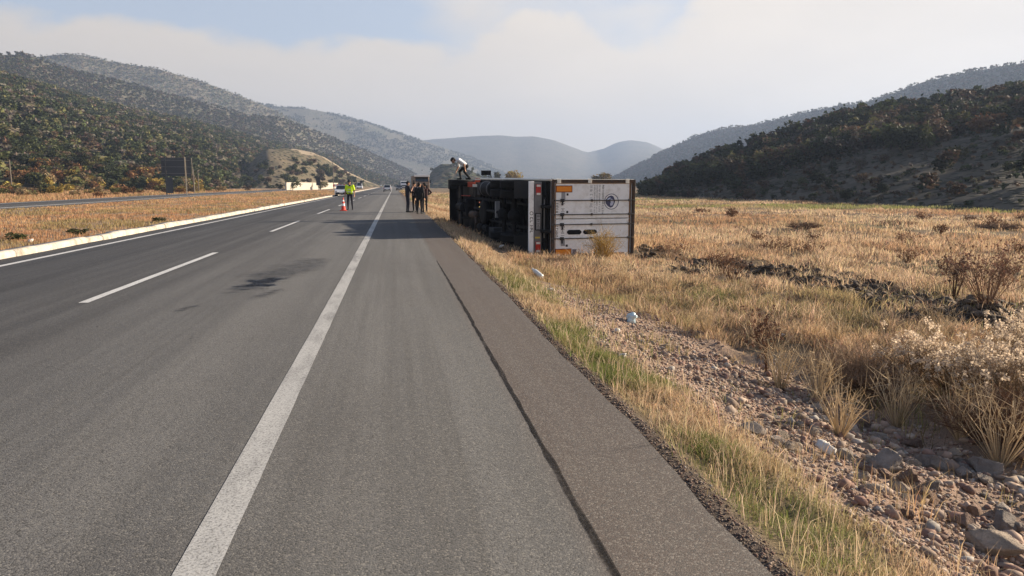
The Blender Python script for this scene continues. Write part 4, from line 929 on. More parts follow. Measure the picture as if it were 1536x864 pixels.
M_tan = paint('dusty_brown_body', (0.26, 0.17, 0.11), 0.6, 0, 0.4, (0.12, 0.08, 0.06), 2)
p = gp(633, 291.5); lorry('parked_lorry', 'brown lorry with a white roof visor standing behind the group of men on the shoulder', (p[0], p[1] + 1, 0), R(183), 3.05, 2.45, 5.5, True, M_tan, M_tan)
p = gp(602.5, 284.6); lorry('parked_lorry', 'white lorry facing us on the shoulder behind the dark grey car', (p[0] + .9, p[1] + 7, 0), PI, 2.75, 2.3, 6.0, False, M_carw, M_carw)

# ------------------------------------------------------------------ cone, signs, poles, walls
M_cone = paint('orange_cone_plastic', (0.62, 0.055, 0.028), 0.5, 0, 0.3, (0.30, 0.05, 0.03), 8)
p = gp(515.2, 316.2); cn = empty('traffic_cone', (p[0], p[1], 0)); cn.scale = (.8, .8, .8); tag(cn, 'orange traffic cone with white bands on the road beside the officer', 'traffic cone')
def cone_r(z): return 0.185 - 0.15 * (z - .05) / .95
e = MB(); e.box((0, 0, .025), (.52, .52, .05)); e.build('base', M_cone, cn, 0.015)
e = MB(); e.lathe([(cone_r(.05) + .03, .05), (cone_r(.08), .08), (cone_r(1.0), 1.0), (.02, 1.02)], (0, 0, 0), 2, 28); e.build('cone_body', M_cone, cn)
for za, zb2 in ((.38, .56), (.72, .84)):
    e = MB(); e.lathe([(cone_r(za) + .003, za), (cone_r(zb2) + .003, zb2)], (0, 0, 0), 2, 28); e.build('white_band', M_carw, cn)
M_back = paint('sign_back_metal', (0.040, 0.047, 0.058), 0.6, 0.1, 0.2, (0.07, 0.07, 0.075), 1.5); M_post = paint('pale_post', (0.50, 0.42, 0.31), 0.8, 0, 0.4, (0.3, 0.24, 0.17), 3); M_wood = paint('weathered_pole', (0.13, 0.105, 0.085), 0.9, 0, 0.4, (0.22, 0.19, 0.16), 3)
g0 = gp(250.5, 292.0, 0.1); _w = 22.0 / FPX * math.hypot(*g0[:2]) * 1.12; g1 = g0 + np.array((math.cos(R(12)), math.sin(R(12)), 0)) * _w
sg = empty('road_sign', ((g0[0] + g1[0]) / 2, (g0[1] + g1[1]) / 2, -.05)); tag(sg, 'big dark road sign seen from behind on two posts beside the far carriageway', 'road sign')
dv = Vector((g1[0] - g0[0], g1[1] - g0[1], 0)); half = dv.length / 2; sg.rotation_euler = (0, 0, math.atan2(dv.y, dv.x))
HH = CAMH + (277 - 241) / FPX * math.hypot(*g0[:2]) * 1.02; HB = CAMH + (277 - 265.5) / FPX * math.hypot(*g0[:2]) * 1.02
for s in (-1, 1):
    e = MB(); e.box((s * half, .0, HH / 2), (.16, .16, HH + .2)); e.build('post', M_post if s > 0 else M_back, sg)
for xa, xb in ((-half - .55, -half - .10), (-half + .10, half - .12), (half + .10, half + .75)):
    e = MB(); e.box(((xa + xb) / 2, .14, (HH + HB) / 2), (xb - xa, .05, HH - HB)); pn = e.build('panel', M_back, sg)
    e = MB()
    for zf in (.15, .5, .85): e.box(((xa + xb) / 2, .10, HB + (HH - HB) * zf), (xb - xa, .03, .06))
    e.build('back_rail', M_grey, pn)
e = MB(); e.box((-half + .42, .02, HB - 1.35), (.95, .05, 2.4)); e.build('lower_panel', M_back, sg)
e = MB(); e.box((half + .95, .12, (HH + HB) / 2 + .1), (.09, .05, HH - HB - .3)); e.build('edge_strip', M_post, sg)
def pole(label, px, py, top, r_=0.10, arm=True, name='utility_pole', base=None):
    g = gp(px, py, 0.1); D = math.hypot(*g[:2]); h = CAMH + (HY - top) / FPX * D
    t = empty(name, (g[0], g[1], -.1)); tag(t, label, 'pole')
    e = MB(); e.tube([(0, 0, 0), (0, 0, h)], [r_, r_ * .7], 10); e.build('shaft', M_wood, t)
    if arm: e = MB(); e.box((0, .0, h - .45), (1.5, .1, .1)); e.build('cross_arm', M_wood, t)
pole('dark wooden pole at the foot of the forest near the left edge', 18.5, 290, 246, .13, False)
pole('wooden pole just right of the big dark road sign, the nearer one', 291.5, 289.5, 255, .13, False)
pole('thin pale pole behind the wooden pole right of the big dark sign', 298.5, 288.5, 257, .10, False)
pole('tall thin pole by the pale cut slope above the patrol car', 500.5, 282.5, 232, .16, True)
g = gp(478, 287.5); D = math.hypot(*g[:2]); t = empty('road_sign', (g[0], g[1], 0)); tag(t, 'small dark sign on one post in the median left of the patrol car', 'road sign')
hs_ = CAMH + (HY - 266) / FPX * D
e = MB(); e.tube([(0, 0, -.1), (0, 0, hs_)], .06, 8); e.build('post', M_grey, t)
e = MB(); e.box((0, -.08, hs_ - 1.0), (.95, .04, 1.9)); e.build('panel', M_back, t, 0.02)
g = gp(541.8, 284.3); t = empty('road_sign', (g[0], g[1], 0)); tag(t, 'dark roadside sign on a post right beside the white minibus', 'road sign')
e = MB(); e.tube([(0, 0, -.1), (0, 0, 3.0)], .08, 8); e.build('post', M_grey, t)
e = MB(); e.box((0, -.1, 2.5), (.75, .05, 1.0)); e.build('panel', M_back, t, 0.02)
M_wall = paint('pale_parapet_concrete', (0.46, 0.42, 0.355), 0.9, 0, 0.5, (0.3, 0.26, 0.2), 0.7)
for (xa, ya, xb, yb), lab in (((429, 285.6, 478, 284.2), 'long pale concrete parapet beyond the median, its left length'), ((481, 284.0, 506, 282.2), 'pale concrete parapet behind the small dark sign, the further length')):
    a, b_ = gp(xa, ya), gp(xb, yb); dv = Vector((b_[0] - a[0], b_[1] - a[1], 0)); h = (ya - 274.8) / FPX * math.hypot(*a[:2])
    t = empty('parapet', ((a[0] + b_[0]) / 2, (a[1] + b_[1]) / 2, 0), math.atan2(dv.y, dv.x)); tag(t, lab, 'parapet')
    e = MB(); e.box((0, 0, h / 2 - .1), (dv.length, .45, h + .2)); e.build('wall', M_wall, t, 0.03)
    e = MB(); e.box((0, 0, h + .06), (dv.length + .1, .62, .16)); e.build('coping', M_wall, t, 0.03)
g = gp(507, 284.6); t = empty('barrier_board', (g[0], g[1], 0)); tag(t, 'red and white striped barrier board on the median behind the patrol car', 'barrier')
e = MB()
for k in range(6):
    x = -1.35 + k * .54; e.prism([(x - .27, 1.0), (x + .27, 1.0), (x + .42, 1.75), (x - .12, 1.75)], 1, -.03, .03, k % 2)
e.build('striped_board', [M_cone, M_carw], t)
for s in (-1, 1):
    e = MB(); e.box((s * 1.1, .08, .75), (.10, .08, 1.7)); e.build('post', M_grey, t)
# ------------------------------------------------------------------ trees on the hills
def leafy(n, lobes, leaf, seed, base, var=0.3, trunk=True, tr_h=0.6, up=0.0):
    """many small leaf clumps through the volume of a few uneven lobes: (cx, cy, cz, rx, ry, rz)"""
    rg = np.random.default_rng(seed); lb = np.array(lobes, float); wts = lb[:, 3] * lb[:, 4]; k = rg.choice(len(lb), n, p=wts / wts.sum())
    d = rg.normal(0, 1, (n, 3)); d /= np.linalg.norm(d, axis=1)[:, None]; rr = rg.random(n) ** 0.45
    tex = 1 + 0.28 * (fbm(d[:, 0] * 2.5 + k * 3.1, d[:, 2] * 2.5 + d[:, 1] * 1.7, 3) - .5) * 2
    c = lb[k, :3] + d * (rr * tex)[:, None] * lb[k, 3:6]; c[:, 2] = np.maximum(c[:, 2], 0.03)
    a = rg.normal(0, 1, (n, 3)); a[:, 2] = a[:, 2] * .6 + up; a /= np.linalg.norm(a, axis=1)[:, None]; b_ = np.cross(a, rg.normal(0, 1, (n, 3))); b_ /= np.linalg.norm(b_, axis=1)[:, None]
    s = leaf * rg.uniform(.55, 1.4, n)[:, None]; V = np.stack([c - a * s, c + b_ * s * .55, c + a * s, c - b_ * s * .55], 1).reshape(-1, 3)
    Q = np.arange(n * 4).reshape(n, 4); cc = np.array(base) * rg.uniform(1 - var, 1 + var, (n, 1)) * (1 + rg.normal(0, .07, (n, 3))); cc = np.repeat(np.clip(cc, .004, 1), 4, 0)
    T_ = None
    if trunk:
        tv = []; tq = []
        limbs = [((0, 0, -.3), tuple(lb[0, :3]))] + [((0, 0, tr_h * .5), tuple(q[:3])) for q in lb[1:4]]
        for p0, p1 in limbs:
            o_ = len(tv); r0, r1 = leaf * .38, leaf * .12
            for pp, r_ in ((p0, r0), (p1, r1)): tv += [(pp[0] + r_ * math.cos(q * 2.094), pp[1] + r_ * math.sin(q * 2.094), pp[2]) for q in range(3)]
            tq += [(o_ + q, o_ + (q + 1) % 3, o_ + 3 + (q + 1) % 3, o_ + 3 + q) for q in range(3)]
        Q = np.concatenate([Q, np.array(tq) + len(V)]); V = np.concatenate([V, np.array(tv)]); cc = np.concatenate([cc, np.tile((.06, .045, .033), (len(tv), 1))])
    return V, Q, cc
def lobes_for(kind, seed):
    r_ = random.Random(seed)
    if kind == 'oak':
        L = [(0, 0, .52, .36, .36, .36)]
        for k in range(7): a = r_.uniform(0, 6.28); q = r_.uniform(.18, .36); L.append((q * math.cos(a), q * math.sin(a), r_.uniform(.28, .78), r_.uniform(.14, .25), r_.uniform(.14, .25), r_.uniform(.12, .22)))
    elif kind == 'juniper':
        L = [(0, 0, .35, .27, .27, .33), (0, 0, .65, .18, .18, .26), (0, 0, .86, .09, .09, .18)]
        for k in range(4): a = r_.uniform(0, 6.28); L.append((.17 * math.cos(a), .17 * math.sin(a), r_.uniform(.2, .55), .13, .13, .18))
    elif kind == 'poplar':
        L = [(0, 0, .5, .16, .16, .42), (.05, .03, .72, .11, .11, .24), (-.06, 0, .35, .13, .13, .25)]
    else:
        L = [(0, 0, .30, .40, .40, .28)]
        for k in range(6): a = r_.uniform(0, 6.28); q = r_.uniform(.15, .36); L.append((q * math.cos(a), q * math.sin(a), r_.uniform(.15, .5), r_.uniform(.13, .22), r_.uniform(.13, .22), r_.uniform(.10, .20)))
    return L
COLS = {'dark': (.036, .044, .022), 'green': (.062, .070, .028), 'olive': (.11, .105, .042), 'russet': (.16, .085, .04), 'tan': (.23, .17, .095), 'brown': (.095, .065, .042), 'gold': (.26, .19, .05), 'grey': (.12, .105, .085)}
_tm = {}
def tree_mesh(kind, c, v, n, leaf):
    key = (kind, c, v, n)
    if key not in _tm:
        V, Q, cc = leafy(n, lobes_for(kind, v * 7 + len(kind)), leaf, v + 31, COLS[c]); _tm[key] = mesh_np(kind + '_tree', V, Q, cols=cc, mats=[M_leaf])
    return _tm[key]
def plant_tree(name, label, cat, P, size, kind, c, v, n, leaf, group=None, wide=1.0):
    o = link(name, tree_mesh(kind, c, v, n, leaf)); o.location = P; o.scale = (size * wide, size * wide, size); o.rotation_euler = (0, 0, random.uniform(0, 6.28)); return tag(o, label, cat, group)
def scatter(hill, n, x0, x1, t0, t1, size, accept=None, seed=1):
    rg = np.random.default_rng(seed); px = rg.uniform(x0, x1, n * 3); t = rg.uniform(t0, t1, n * 3); P = hill.pos(px, t); D = np.hypot(P[:, 0], P[:, 1])
    k = rg.random(n * 3) < D / D.max()
    if accept is not None: k &= accept(px, t, P) > rg.random(n * 3)
    i = np.nonzero(k)[0][:n]; return px[i], t[i], P[i], D[i], rg.uniform(*size, len(i))
def stuff_trees(name, P, S, temps, tint, kind='stuff'):
    """a far wood as one object: small crowns of a few leaf clumps"""
    rg = np.random.default_rng(len(P)); Vs, Qs, Cs = [], [], []; base = 0
    which = rg.integers(0, len(temps), len(P))
    for w_, (V, Q, cc) in enumerate(temps):
        i = np.nonzero(which == w_)[0]
        if not len(i): continue
        a = rg.uniform(0, 6.28, len(i)); ca, sa = np.cos(a), np.sin(a); s = S[i]
        X = (V[None, :, 0] * ca[:, None] - V[None, :, 1] * sa[:, None]) * s[:, None]; Y = (V[None, :, 0] * sa[:, None] + V[None, :, 1] * ca[:, None]) * s[:, None]; Z = V[None, :, 2] * s[:, None]
        W = np.stack([X, Y, Z], -1) + P[i][:, None, :]; nV = len(V)
        Q2 = (Q[None] + (np.arange(len(i)) * nV)[:, None, None] + base).reshape(-1, 4); base += nV * len(i)
        Vs.append(W.reshape(-1, 3)); Qs.append(Q2); Cs.append((cc[None] * tint[i][:, None, :]).reshape(-1, 3))
    o = link(name, mesh_np(name, np.concatenate(Vs), np.concatenate(Qs), cols=np.concatenate(Cs), mats=[M_leaf])); return tag(o, kind=kind)
KN = {'dark': 'dark green oak', 'green': 'green oak', 'olive': 'olive green oak', 'russet': 'russet autumn tree', 'tan': 'pale tan bare tree', 'brown': 'brown leafed tree', 'grey': 'grey leafless tree', 'gold': 'golden leafed tree'}
# left forest
px, t, P, D, S = scatter(L1, 9500, -120, 625, 0.0, 1.02, (2.3, 4.4), lambda px, t, P: .35 + .65 * sstep(.40, .52, fbm(P[:, 0] / 26, P[:, 1] / 26, 3)), 3)
rgv = np.random.default_rng(8)
order = np.argsort(-(S / D) * ((px > -5) & (px < 620))); lead = order[:170]; rest = order[170:]
pal = ['dark', 'dark', 'green', 'green', 'dark', 'olive', 'brown']
for i in lead:
    low = t[i] < 0.09
    c = rgv.choice(['russet', 'olive', 'brown', 'dark', 'green', 'gold', 'tan', 'russet'] if low else pal); v = int(rgv.integers(0, 3))
    plant_tree('hillside_tree', KN[c] + ' at the foot of the forested hill left of the road', 'tree', P[i], S[i], 'oak' if not low or v else 'bush', c, v, 260, .085, KN[c] + 's at the foot of the left hill', 1.1)
def temps(n, leaf, kinds, cols_, sd=3):
    return [leafy(n, lobes_for(k, sd + j), leaf, 50 + j, COLS[c], .35, False) for j, (k, c) in enumerate(zip(kinds, cols_))]
tint = rgv.uniform(.75, 1.3, (len(rest), 1)) * np.ones((1, 3))
stuff_trees('forest', P[rest], S[rest], temps(58, .17, ['oak', 'oak', 'oak', 'juniper', 'oak', 'oak', 'oak', 'oak', 'oak'], ['dark', 'green', 'dark', 'dark', 'olive', 'brown', 'green', 'dark', 'grey']), tint)
px, t, P, D, S = scatter(L2, 12000, -60, 640, 0.1, 1.01, (2.2, 4.6), None, 5)
stuff_trees('forest', P, S, temps(18, .26, ['oak'] * 5, ['dark', 'green', 'brown', 'olive', 'grey']), rgv.uniform(.8, 1.25, (len(P), 1)) * np.ones((1, 3)))
px, t, P, D, S = scatter(L3, 7500, -60, 500, 0.35, 1.005, (2.5, 4.6), None, 6)
stuff_trees('forest', P, S, temps(12, .3, ['oak'] * 4, ['dark', 'green', 'brown', 'olive']), rgv.uniform(.8, 1.25, (len(P), 1)) * np.ones((1, 3)))
px, t, P, D, S = scatter(R2, 8500, 900, 1620, 0.15, 1.005, (2.8, 5.6), None, 7)
stuff_trees('forest', P, S, temps(24, .22, ['oak'] * 3 + ['juniper'], ['dark', 'green', 'brown', 'dark']), rgv.uniform(.8, 1.2, (len(P), 1)) * np.ones((1, 3)))
px, t, P, D, S = scatter(L4, 4500, 330, 760, 0.3, 1.0, (3.5, 6.5), lambda px, t, P: sstep(.4, .55, fbm(P[:, 0] / 90, P[:, 1] / 90, 3)), 9)
stuff_trees('forest', P, S, temps(14, .28, ['oak'] * 2, ['dark', 'green']), rgv.uniform(.8, 1.2, (len(P), 1)) * np.ones((1, 3)))
# bushes on the pale cut slope and the middle hill
px, t, P, D, S = scatter(SPUR, 120, 345, 545, 0.02, .62, (2.5, 5.0), lambda px, t, P: np.where((t < .55) & (t > .18) & (px > 425) & (px < 510), 1.0, .30), 12)
for i in range(len(P)):
    c = str(rgv.choice(['dark', 'green', 'brown'])); plant_tree('bush', 'dark bush growing on the pale cut slope left of the road', 'bush', P[i], S[i], 'bush', c, int(rgv.integers(0, 3)), 260, .085, 'bushes on the pale cut slope')
px, t, P, D, S = scatter(MID, 46, 625, 765, 0.35, 1.0, (2.2, 4.2), lambda px, t, P: np.where(t > .85, .8, .35), 13)
for i in range(len(P)):
    plant_tree('bush', 'dark tree on the crest of the small eroded hill behind the lorry cab', 'tree', P[i], S[i], 'oak', 'green' if i % 2 else 'dark', i % 3, 260, .085, 'trees on the small eroded hill')
# right hill, in shade
def acc(px, t, P):
    u = (px - 975) / 560.0; line = .24 + .26 * sstep(.45, 1.0, u)              # the wood sits above this height, scree below
    return np.where(t > line + .12 * (fbm(P[:, 0] / 9, P[:, 1] / 9, 2) - .5) * 2, .95, .13)
px, t, P, D, S = scatter(R1, 1350, 965, 1640, 0.03, 1.0, (1.5, 5.2), acc, 21)
order = np.argsort(-(S / D) * (px < 1545)); lead = order[:130]; rest = order[130:]
for i in lead:
    c = str(rgv.choice(['dark', 'dark', 'green', 'brown', 'brown', 'grey', 'olive'])); kd = 'juniper' if rgv.random() < .15 else ('bush' if t[i] < .3 else 'oak')
    w_ = ('cone shaped ' if kd == 'juniper' else 'low ' if kd == 'bush' else '')
    plant_tree('hillside_tree', w_ + KN[c].replace('oak', 'tree') + ' on the shaded hill right of the field', 'tree', P[i], S[i] * (.6 if kd == 'bush' else 1), kd, c, int(rgv.integers(0, 4)), 420, .062, w_ + KN[c] + 's on the right hill', 1.05)
px_, t_, P_, D_, S_ = scatter(R1, 1500, 965, 1640, 0.02, .6, (.35, 1.0), lambda px, t, P: .25 + .75 * sstep(.45, .6, fbm(P[:, 0] / 7, P[:, 1] / 7, 3)), 29)
stuff_trees('scree_scrub', P_, S_, temps(22, .26, ['bush'] * 3, ['brown', 'grey', 'dark']), rgv.uniform(.6, 1.1, (len(P_), 1)) * np.ones((1, 3)))
stuff_trees('forest', P[rest], S[rest], temps(120, .115, ['oak', 'oak', 'juniper', 'oak'], ['dark', 'green', 'dark', 'brown']), rgv.uniform(.75, 1.25, (len(rest), 1)) * np.ones((1, 3)))
q = R1.pos(np.array([1482.]), np.array([.44]))[0]; plant_tree('rust_bush', 'big rust brown bush on the shaded hill near the right edge', 'bush', q, 5.6, 'bush', 'russet', 2, 900, .06, None, 1.15)
for x_, t_, s_, v in ((1276, .04, 2.2, 0), (1332, .08, 2.0, 1), (1402, .11, 2.7, 2), (1224, .035, 1.5, 3), (1008, .05, 2.6, 1), (1030, .06, 2.2, 2)):
    q = R1.pos(np.array([float(x_)]), np.array([t_]))[0]; plant_tree('dark_shrub', 'dark round shrub low on the scree at the foot of the right hill', 'shrub', q, s_, 'bush', 'dark', v, 700, .055, 'dark shrubs on the scree', .95)
# autumn trees behind the lorry
for x_, yb, top, c, kd, lab, w_ in ((772, 281, 251, 'gold', 'oak', 'yellow green autumn tree showing above the lorry, the larger one', 1.1), (747, 281, 255.5, 'olive', 'poplar', 'slim olive green poplar showing above the lorry near its front', 1.2), (905, 282, 254.5, 'gold', 'oak', 'rounded yellow brown tree showing above the rear of the lorry', 1.25), (972, 290, 272, 'olive', 'bush', 'pale olive bush in the field just right of the lorry', 1.4)):
    g = gp(x_, yb, -.8) if yb > 285 else at(x_, 277, 330); D = math.hypot(*g[:2]); h = CAMH + .8 + (HY - top) / FPX * D
    plant_tree('autumn_tree', lab, 'tree', (g[0], g[1], -.8), h, kd, c, 5, 700, .06, None, w_)
# autumn shrubs along the far side of the left carriageway
rgs = np.random.default_rng(17)
for k in range(64):
    x_ = rgs.uniform(-10, 345); y_ = rgs.uniform(288.5, 295.5) if x_ < 240 else rgs.uniform(287, 290); g = gp(x_, y_, .1)
    if g[0] > far_edge(g[1]) - 9: continue
    c = str(rgs.choice(['russet', 'gold', 'tan', 'olive', 'brown', 'russet'])); D = math.hypot(*g[:2]); s_ = D / FPX * rgs.uniform(8, 20)
    plant_tree('shrub', KN[c].replace('tree', 'shrub').replace('oak', 'shrub') + ' in the dry grass beyond the far carriageway', 'shrub', (g[0], g[1], float(gz(g[0], g[1])) - .05), s_, 'bush', c, k % 4, 420, .062, KN[c].replace('tree', 'shrub').replace('oak', 'shrub') + 's beyond the far carriageway', 1.2)
for x_, y_, s_, c in ((440, 284.8, 16, 'green'), (420, 284.6, 10, 'dark'), (485, 284, 13, 'olive'), (372, 286, 9, 'brown')):
    g = gp(x_, y_, .1); D = math.hypot(*g[:2]); plant_tree('roadside_bush', KN[c].replace('oak', 'bush').replace('tree', 'bush') + ' beside the pale concrete parapet', 'bush', (g[0], g[1] - 1, 0), D / FPX * s_, 'oak', c, 2, 420, .062, None, 1.5)

# ------------------------------------------------------------------ grass
def blades(P, h, wd, colr, rg, lean=0.4, out=None):
    n = len(P); az = rg.uniform(0, 2 * np.pi, n); ld = np.stack([np.cos(az), np.sin(az)], -1)
    if out is not None: ld = out * .75 + ld * .6
    l = (lean * rg.uniform(.2, 1.4, n) * h)[:, None] * ld; pa = rg.uniform(0, 2 * np.pi, n); sd = np.stack([np.cos(pa), np.sin(pa), np.zeros(n)], -1) * (wd / 2)[:, None]
    mid = P + np.column_stack([l * .32, h * .58]); tip = P + np.column_stack([l, h * rg.uniform(.80, 1.0, n)])
    V = np.stack([P - sd, P + sd, mid - sd * .75, mid + sd * .75, tip], 1).reshape(-1, 3); b = np.arange(n) * 5
    Q = np.stack([b, b + 1, b + 3, b + 2], -1); Tt = np.stack([b + 2, b + 3, b + 4], -1)
    c = np.repeat(colr, 5, 0); return V, Q, Tt, c
def cmix(a, b_, f): return a * (1 - f[:, None]) + np.array(b_) * f[:, None]
def grass_object(name, X, Y, nb, hfun, rad, rg, colfun, wk=0.00085, wmin=.0035, lean=.45):
    """tufts at X, Y; nb blades each"""
    n = len(X); i = np.repeat(np.arange(n), nb); r_ = rg.random(len(i)) ** .6; a = rg.uniform(0, 2 * np.pi, len(i)); R_ = rad(X, Y)[i]
    o_ = np.stack([np.cos(a), np.sin(a)], -1) * r_[:, None]; x = X[i] + o_[:, 0] * R_; y = Y[i] + o_[:, 1] * R_
    h = hfun(X, Y)[i] * rg.uniform(.45, 1.15, len(i)) * (1 - .3 * r_); D = np.hypot(x, y); wd = np.maximum(wmin, wk * D) * rg.uniform(.6, 1.4, len(i))
    c = colfun(X, Y, rg)[i]; c = np.clip(c * rg.uniform(.65, 1.35, (len(i), 1)) * (1 + rg.normal(0, .05, (len(i), 3))), .004, .9)
    V, Q, Tt, cc = blades(np.column_stack([x, y, gz(x, y) - .01]), h, wd, c, rg, lean, o_)
    return tag(link(name, mesh_np(name, V, Q, Tt, cc, [M_grass])), kind='stuff')
STRAW = np.array((.47, .325, .195)); RUST = np.array((.38, .20, .115)); GREEN = np.array((.155, .19, .052)); OLIVE = np.array((.29, .245, .115)); PALE = np.array((.60, .455, .30))
def in_truck(x, y, pad=0.0):
    v = np.stack([x - truck.location.x, y - truck.location.y], -1); lz = v[:, 0] * zl.x + v[:, 1] * zl.y; ly = v[:, 0] * yl.x + v[:, 1] * yl.y
    return (lz > 0.25 - pad) & (lz < ZT + pad) & (ly > -pad * .3) & (ly < 12.2 + pad)
def gravel_mask(x, y):
    d = x - edge_x(y); nn = fbm(x * .5, y * .5, 3) - .5
    return sstep(.58, .92, d + nn) * (1 - sstep(2.35, 3.1, d + nn * 1.2)) * (1 - sstep(11, 16, y))
def col_field(X, Y, rg):
    d = X - edge_x(Y); D = np.hypot(X, Y); n = len(X); c = np.tile(STRAW, (n, 1))
    c = cmix(c, RUST, sstep(.45, .62, fbm(X * .12 + 3, Y * .08, 3)) * .42 * sstep(14, 26, D)); c = cmix(c, PALE, sstep(.44, .60, fbm(X * .22 + 13, Y * .12, 4)) * .8)
    c = cmix(c, OLIVE, sstep(.42, .60, fbm(X * .33, Y * .33 + 7, 3)) * (1 - sstep(13, 22, D)) * .8)
    c = cmix(c, GREEN, sstep(.56, .68, fbm(X * .6 + 21, Y * .6, 3)) * (1 - sstep(12, 24, D)) * .7)
    c = cmix(c, GREEN * 1.3, sstep(.60, .70, fbm(X * .05 + 2, Y * .09 + 4, 2)) * sstep(32, 50, D) * .75)
    c = cmix(c, (.13, .085, .05), (rg.random(n) < .12) * .8); return c
def col_verge(X, Y, rg):
    d = X - edge_x(Y); n = len(X); c = cmix(np.tile(STRAW * 1.02, (n, 1)), PALE * 1.05, rg.random(n) * .9); c = cmix(c, (.16, .115, .07), (rg.random(n) < .22) * .7); g = sstep(.32, .50, fbm(X * .9 + 5, Y * .55 + 2, 3)) * (1 - sstep(12, 17, Y)) * .9
    c = cmix(c, OLIVE, g); c = cmix(c, GREEN, g * (rg.random(n) < .55) * .85)
    for (a, b_, r_) in ((1215, 836, .36), (1120, 760, .45), (1050, 690, .4), (890, 556, .5), (905, 580, .55), (830, 510, .6), (1190, 800, .4)):
        if r_: q = gp(a, b_, -.2); c = cmix(c, GREEN * (1.3 if a > 1200 else .95), sstep(r_ * 1.3, r_ * .4, np.hypot(X - q[0], Y - q[1])) * (rg.random(n) < .6) * .9)
    return c
rg = np.random.default_rng(77)
def sample_polar(n, d0, d1, a0, a1, power=1.0):
    u = rg.random(n); D = d0 * (d1 / d0) ** (u ** power); A = rg.uniform(a0, a1, n); return D * np.sin(A), D * np.cos(A)
# verge beside the asphalt
n = 13500; Y = 1.4 * (26 / 1.4) ** rg.random(n); d = rg.uniform(.17, 1.08, n); X = edge_x(Y) + d + .0
k = (rg.random(n) < sstep(.15, .45, d) * (1 - .9 * gravel_mask(X, Y)) * (.22 + .78 * sstep(.36, .52, fbm(X * 2.2, Y * 1.6, 3))))
grass_object('verge_grass', X[k], Y[k], 11, lambda X, Y: .035 + .11 * fbm(X * 2.3, Y * 2.3, 2) ** 1.5 + .004 * Y, lambda X, Y: .05 + .012 * np.hypot(X, Y) ** .8, rg, col_verge, .00085, .0032, 1.0)
n = 900; Y = 1.6 * (24 / 1.6) ** rg.random(n); X = edge_x(Y) + rg.uniform(.2, 1.1, n)
grass_object('verge_stalks', X, Y, 4, lambda X, Y: .14 + .26 * rg.random(len(X)) ** 1.5, lambda X, Y: .05 + 0 * X, rg, lambda X, Y, q: np.tile(PALE, (len(X), 1)), .00065, .0028, .9)
# near field
X, Y = sample_polar(15500, 3.2, 30, R(9), R(52)); d = X - edge_x(Y)
sparse = 1 - .965 * gravel_mask(X, Y) ; ditch = np.where((Y < 10) & (d > 1.9) & (d < 4.2), .06, 1.0)
k = (d > 1.2) & (rg.random(len(X)) < sparse * ditch * (1 - .82 * scar(X, Y)) * (.30 + .70 * sstep(.36, .5, fbm(X * .7, Y * .7, 3)))) & ~in_truck(X, Y)
grass_object('dry_grass', X[k], Y[k], 15, lambda X, Y: .07 + .50 * fbm(X * .8 + 31, Y * .8, 3) ** 1.8, lambda X, Y: .06 + .016 * np.hypot(X, Y) ** .85, rg, col_field, .00085, .0035, .85)
X, Y = sample_polar(5200, 5.5, 40, R(11), R(50)); d = X - edge_x(Y); k = (d > 2.0) & ((d > 4.3) | (Y > 10)) & (rg.random(len(X)) < (1 - .8 * scar(X, Y)) * (1 - gravel_mask(X, Y)) * (.15 + .85 * sstep(.45, .58, fbm(X * .45 + 70, Y * .45, 3)))) & ~in_truck(X, Y)
def col_thatch(X, Y, rg): n = len(X); c = cmix(np.tile(PALE, (n, 1)), RUST, rg.random(n) * .55); c = cmix(c, (.13, .09, .06), (rg.random(n) < .25) * .8); return c
grass_object('tangled_thatch', X[k], Y[k], 26, lambda X, Y: .16 + .42 * fbm(X * .6 + 3, Y * .6 + 8, 2) ** 1.3, lambda X, Y: .10 + .016 * np.hypot(X, Y) ** .85, rg, col_thatch, .0008, .0032, 1.3)
# field out to the hill
X, Y = sample_polar(21000, 24, 215, R(-4), R(54), .8); d = X - edge_x(Y)
k = (d > .5) & (rg.random(len(X)) < (1 - .8 * scar(X, Y)) * (.35 + .65 * sstep(.36, .5, fbm(X * .35, Y * .25, 3)))) & ~in_truck(X, Y)
grass_object('dry_grass', X[k], Y[k], 13, lambda X, Y: .14 + .50 * fbm(X * .35 + 11, Y * .3, 3) ** 1.6, lambda X, Y: .25 + .006 * np.hypot(X, Y), rg, col_field, .00075, .0035, .65)
# verge further along and the median
n = 3500; Y = 24 * (180 / 24.) ** rg.random(n); X = edge_x(Y) + .2 + rg.exponential(1.2, n); k = ~in_truck(X, Y)
grass_object('verge_grass', X[k], Y[k], 12, lambda X, Y: .20 + .002 * Y, lambda X, Y: .2 + .004 * Y, rg, col_field, .00075)
def col_med(X, Y, rg):
    n = len(X); c = np.tile(STRAW * np.array((1.05, .93, .82)), (n, 1)); c = cmix(c, RUST, sstep(.45, .62, fbm(X * .2, Y * .2, 3)) * .45); c = cmix(c, OLIVE, sstep(.52, .66, fbm(X * .4 + 3, Y * .3, 3)) * .7); return c
X, Y = sample_polar(13000, 16, 200, R(-42), R(-3), .9); k = (X < -8.85) & (X > far_edge(Y) + .2)
grass_object('median_grass', X[k], Y[k], 12, lambda X, Y: .10 + .14 * fbm(X * .4, Y * .4, 2), lambda X, Y: .12 + .005 * np.hypot(X, Y), rg, col_med, .00075)
X, Y = sample_polar(6500, 45, 230, R(-44), R(-8), .8); k = (X < far_edge(Y) - 7.4)
grass_object('dry_grass', X[k], Y[k], 12, lambda X, Y: .35 + .4 * fbm(X * .2, Y * .2, 2), lambda X, Y: .3 + .006 * np.hypot(X, Y), rg, col_med, .0008)

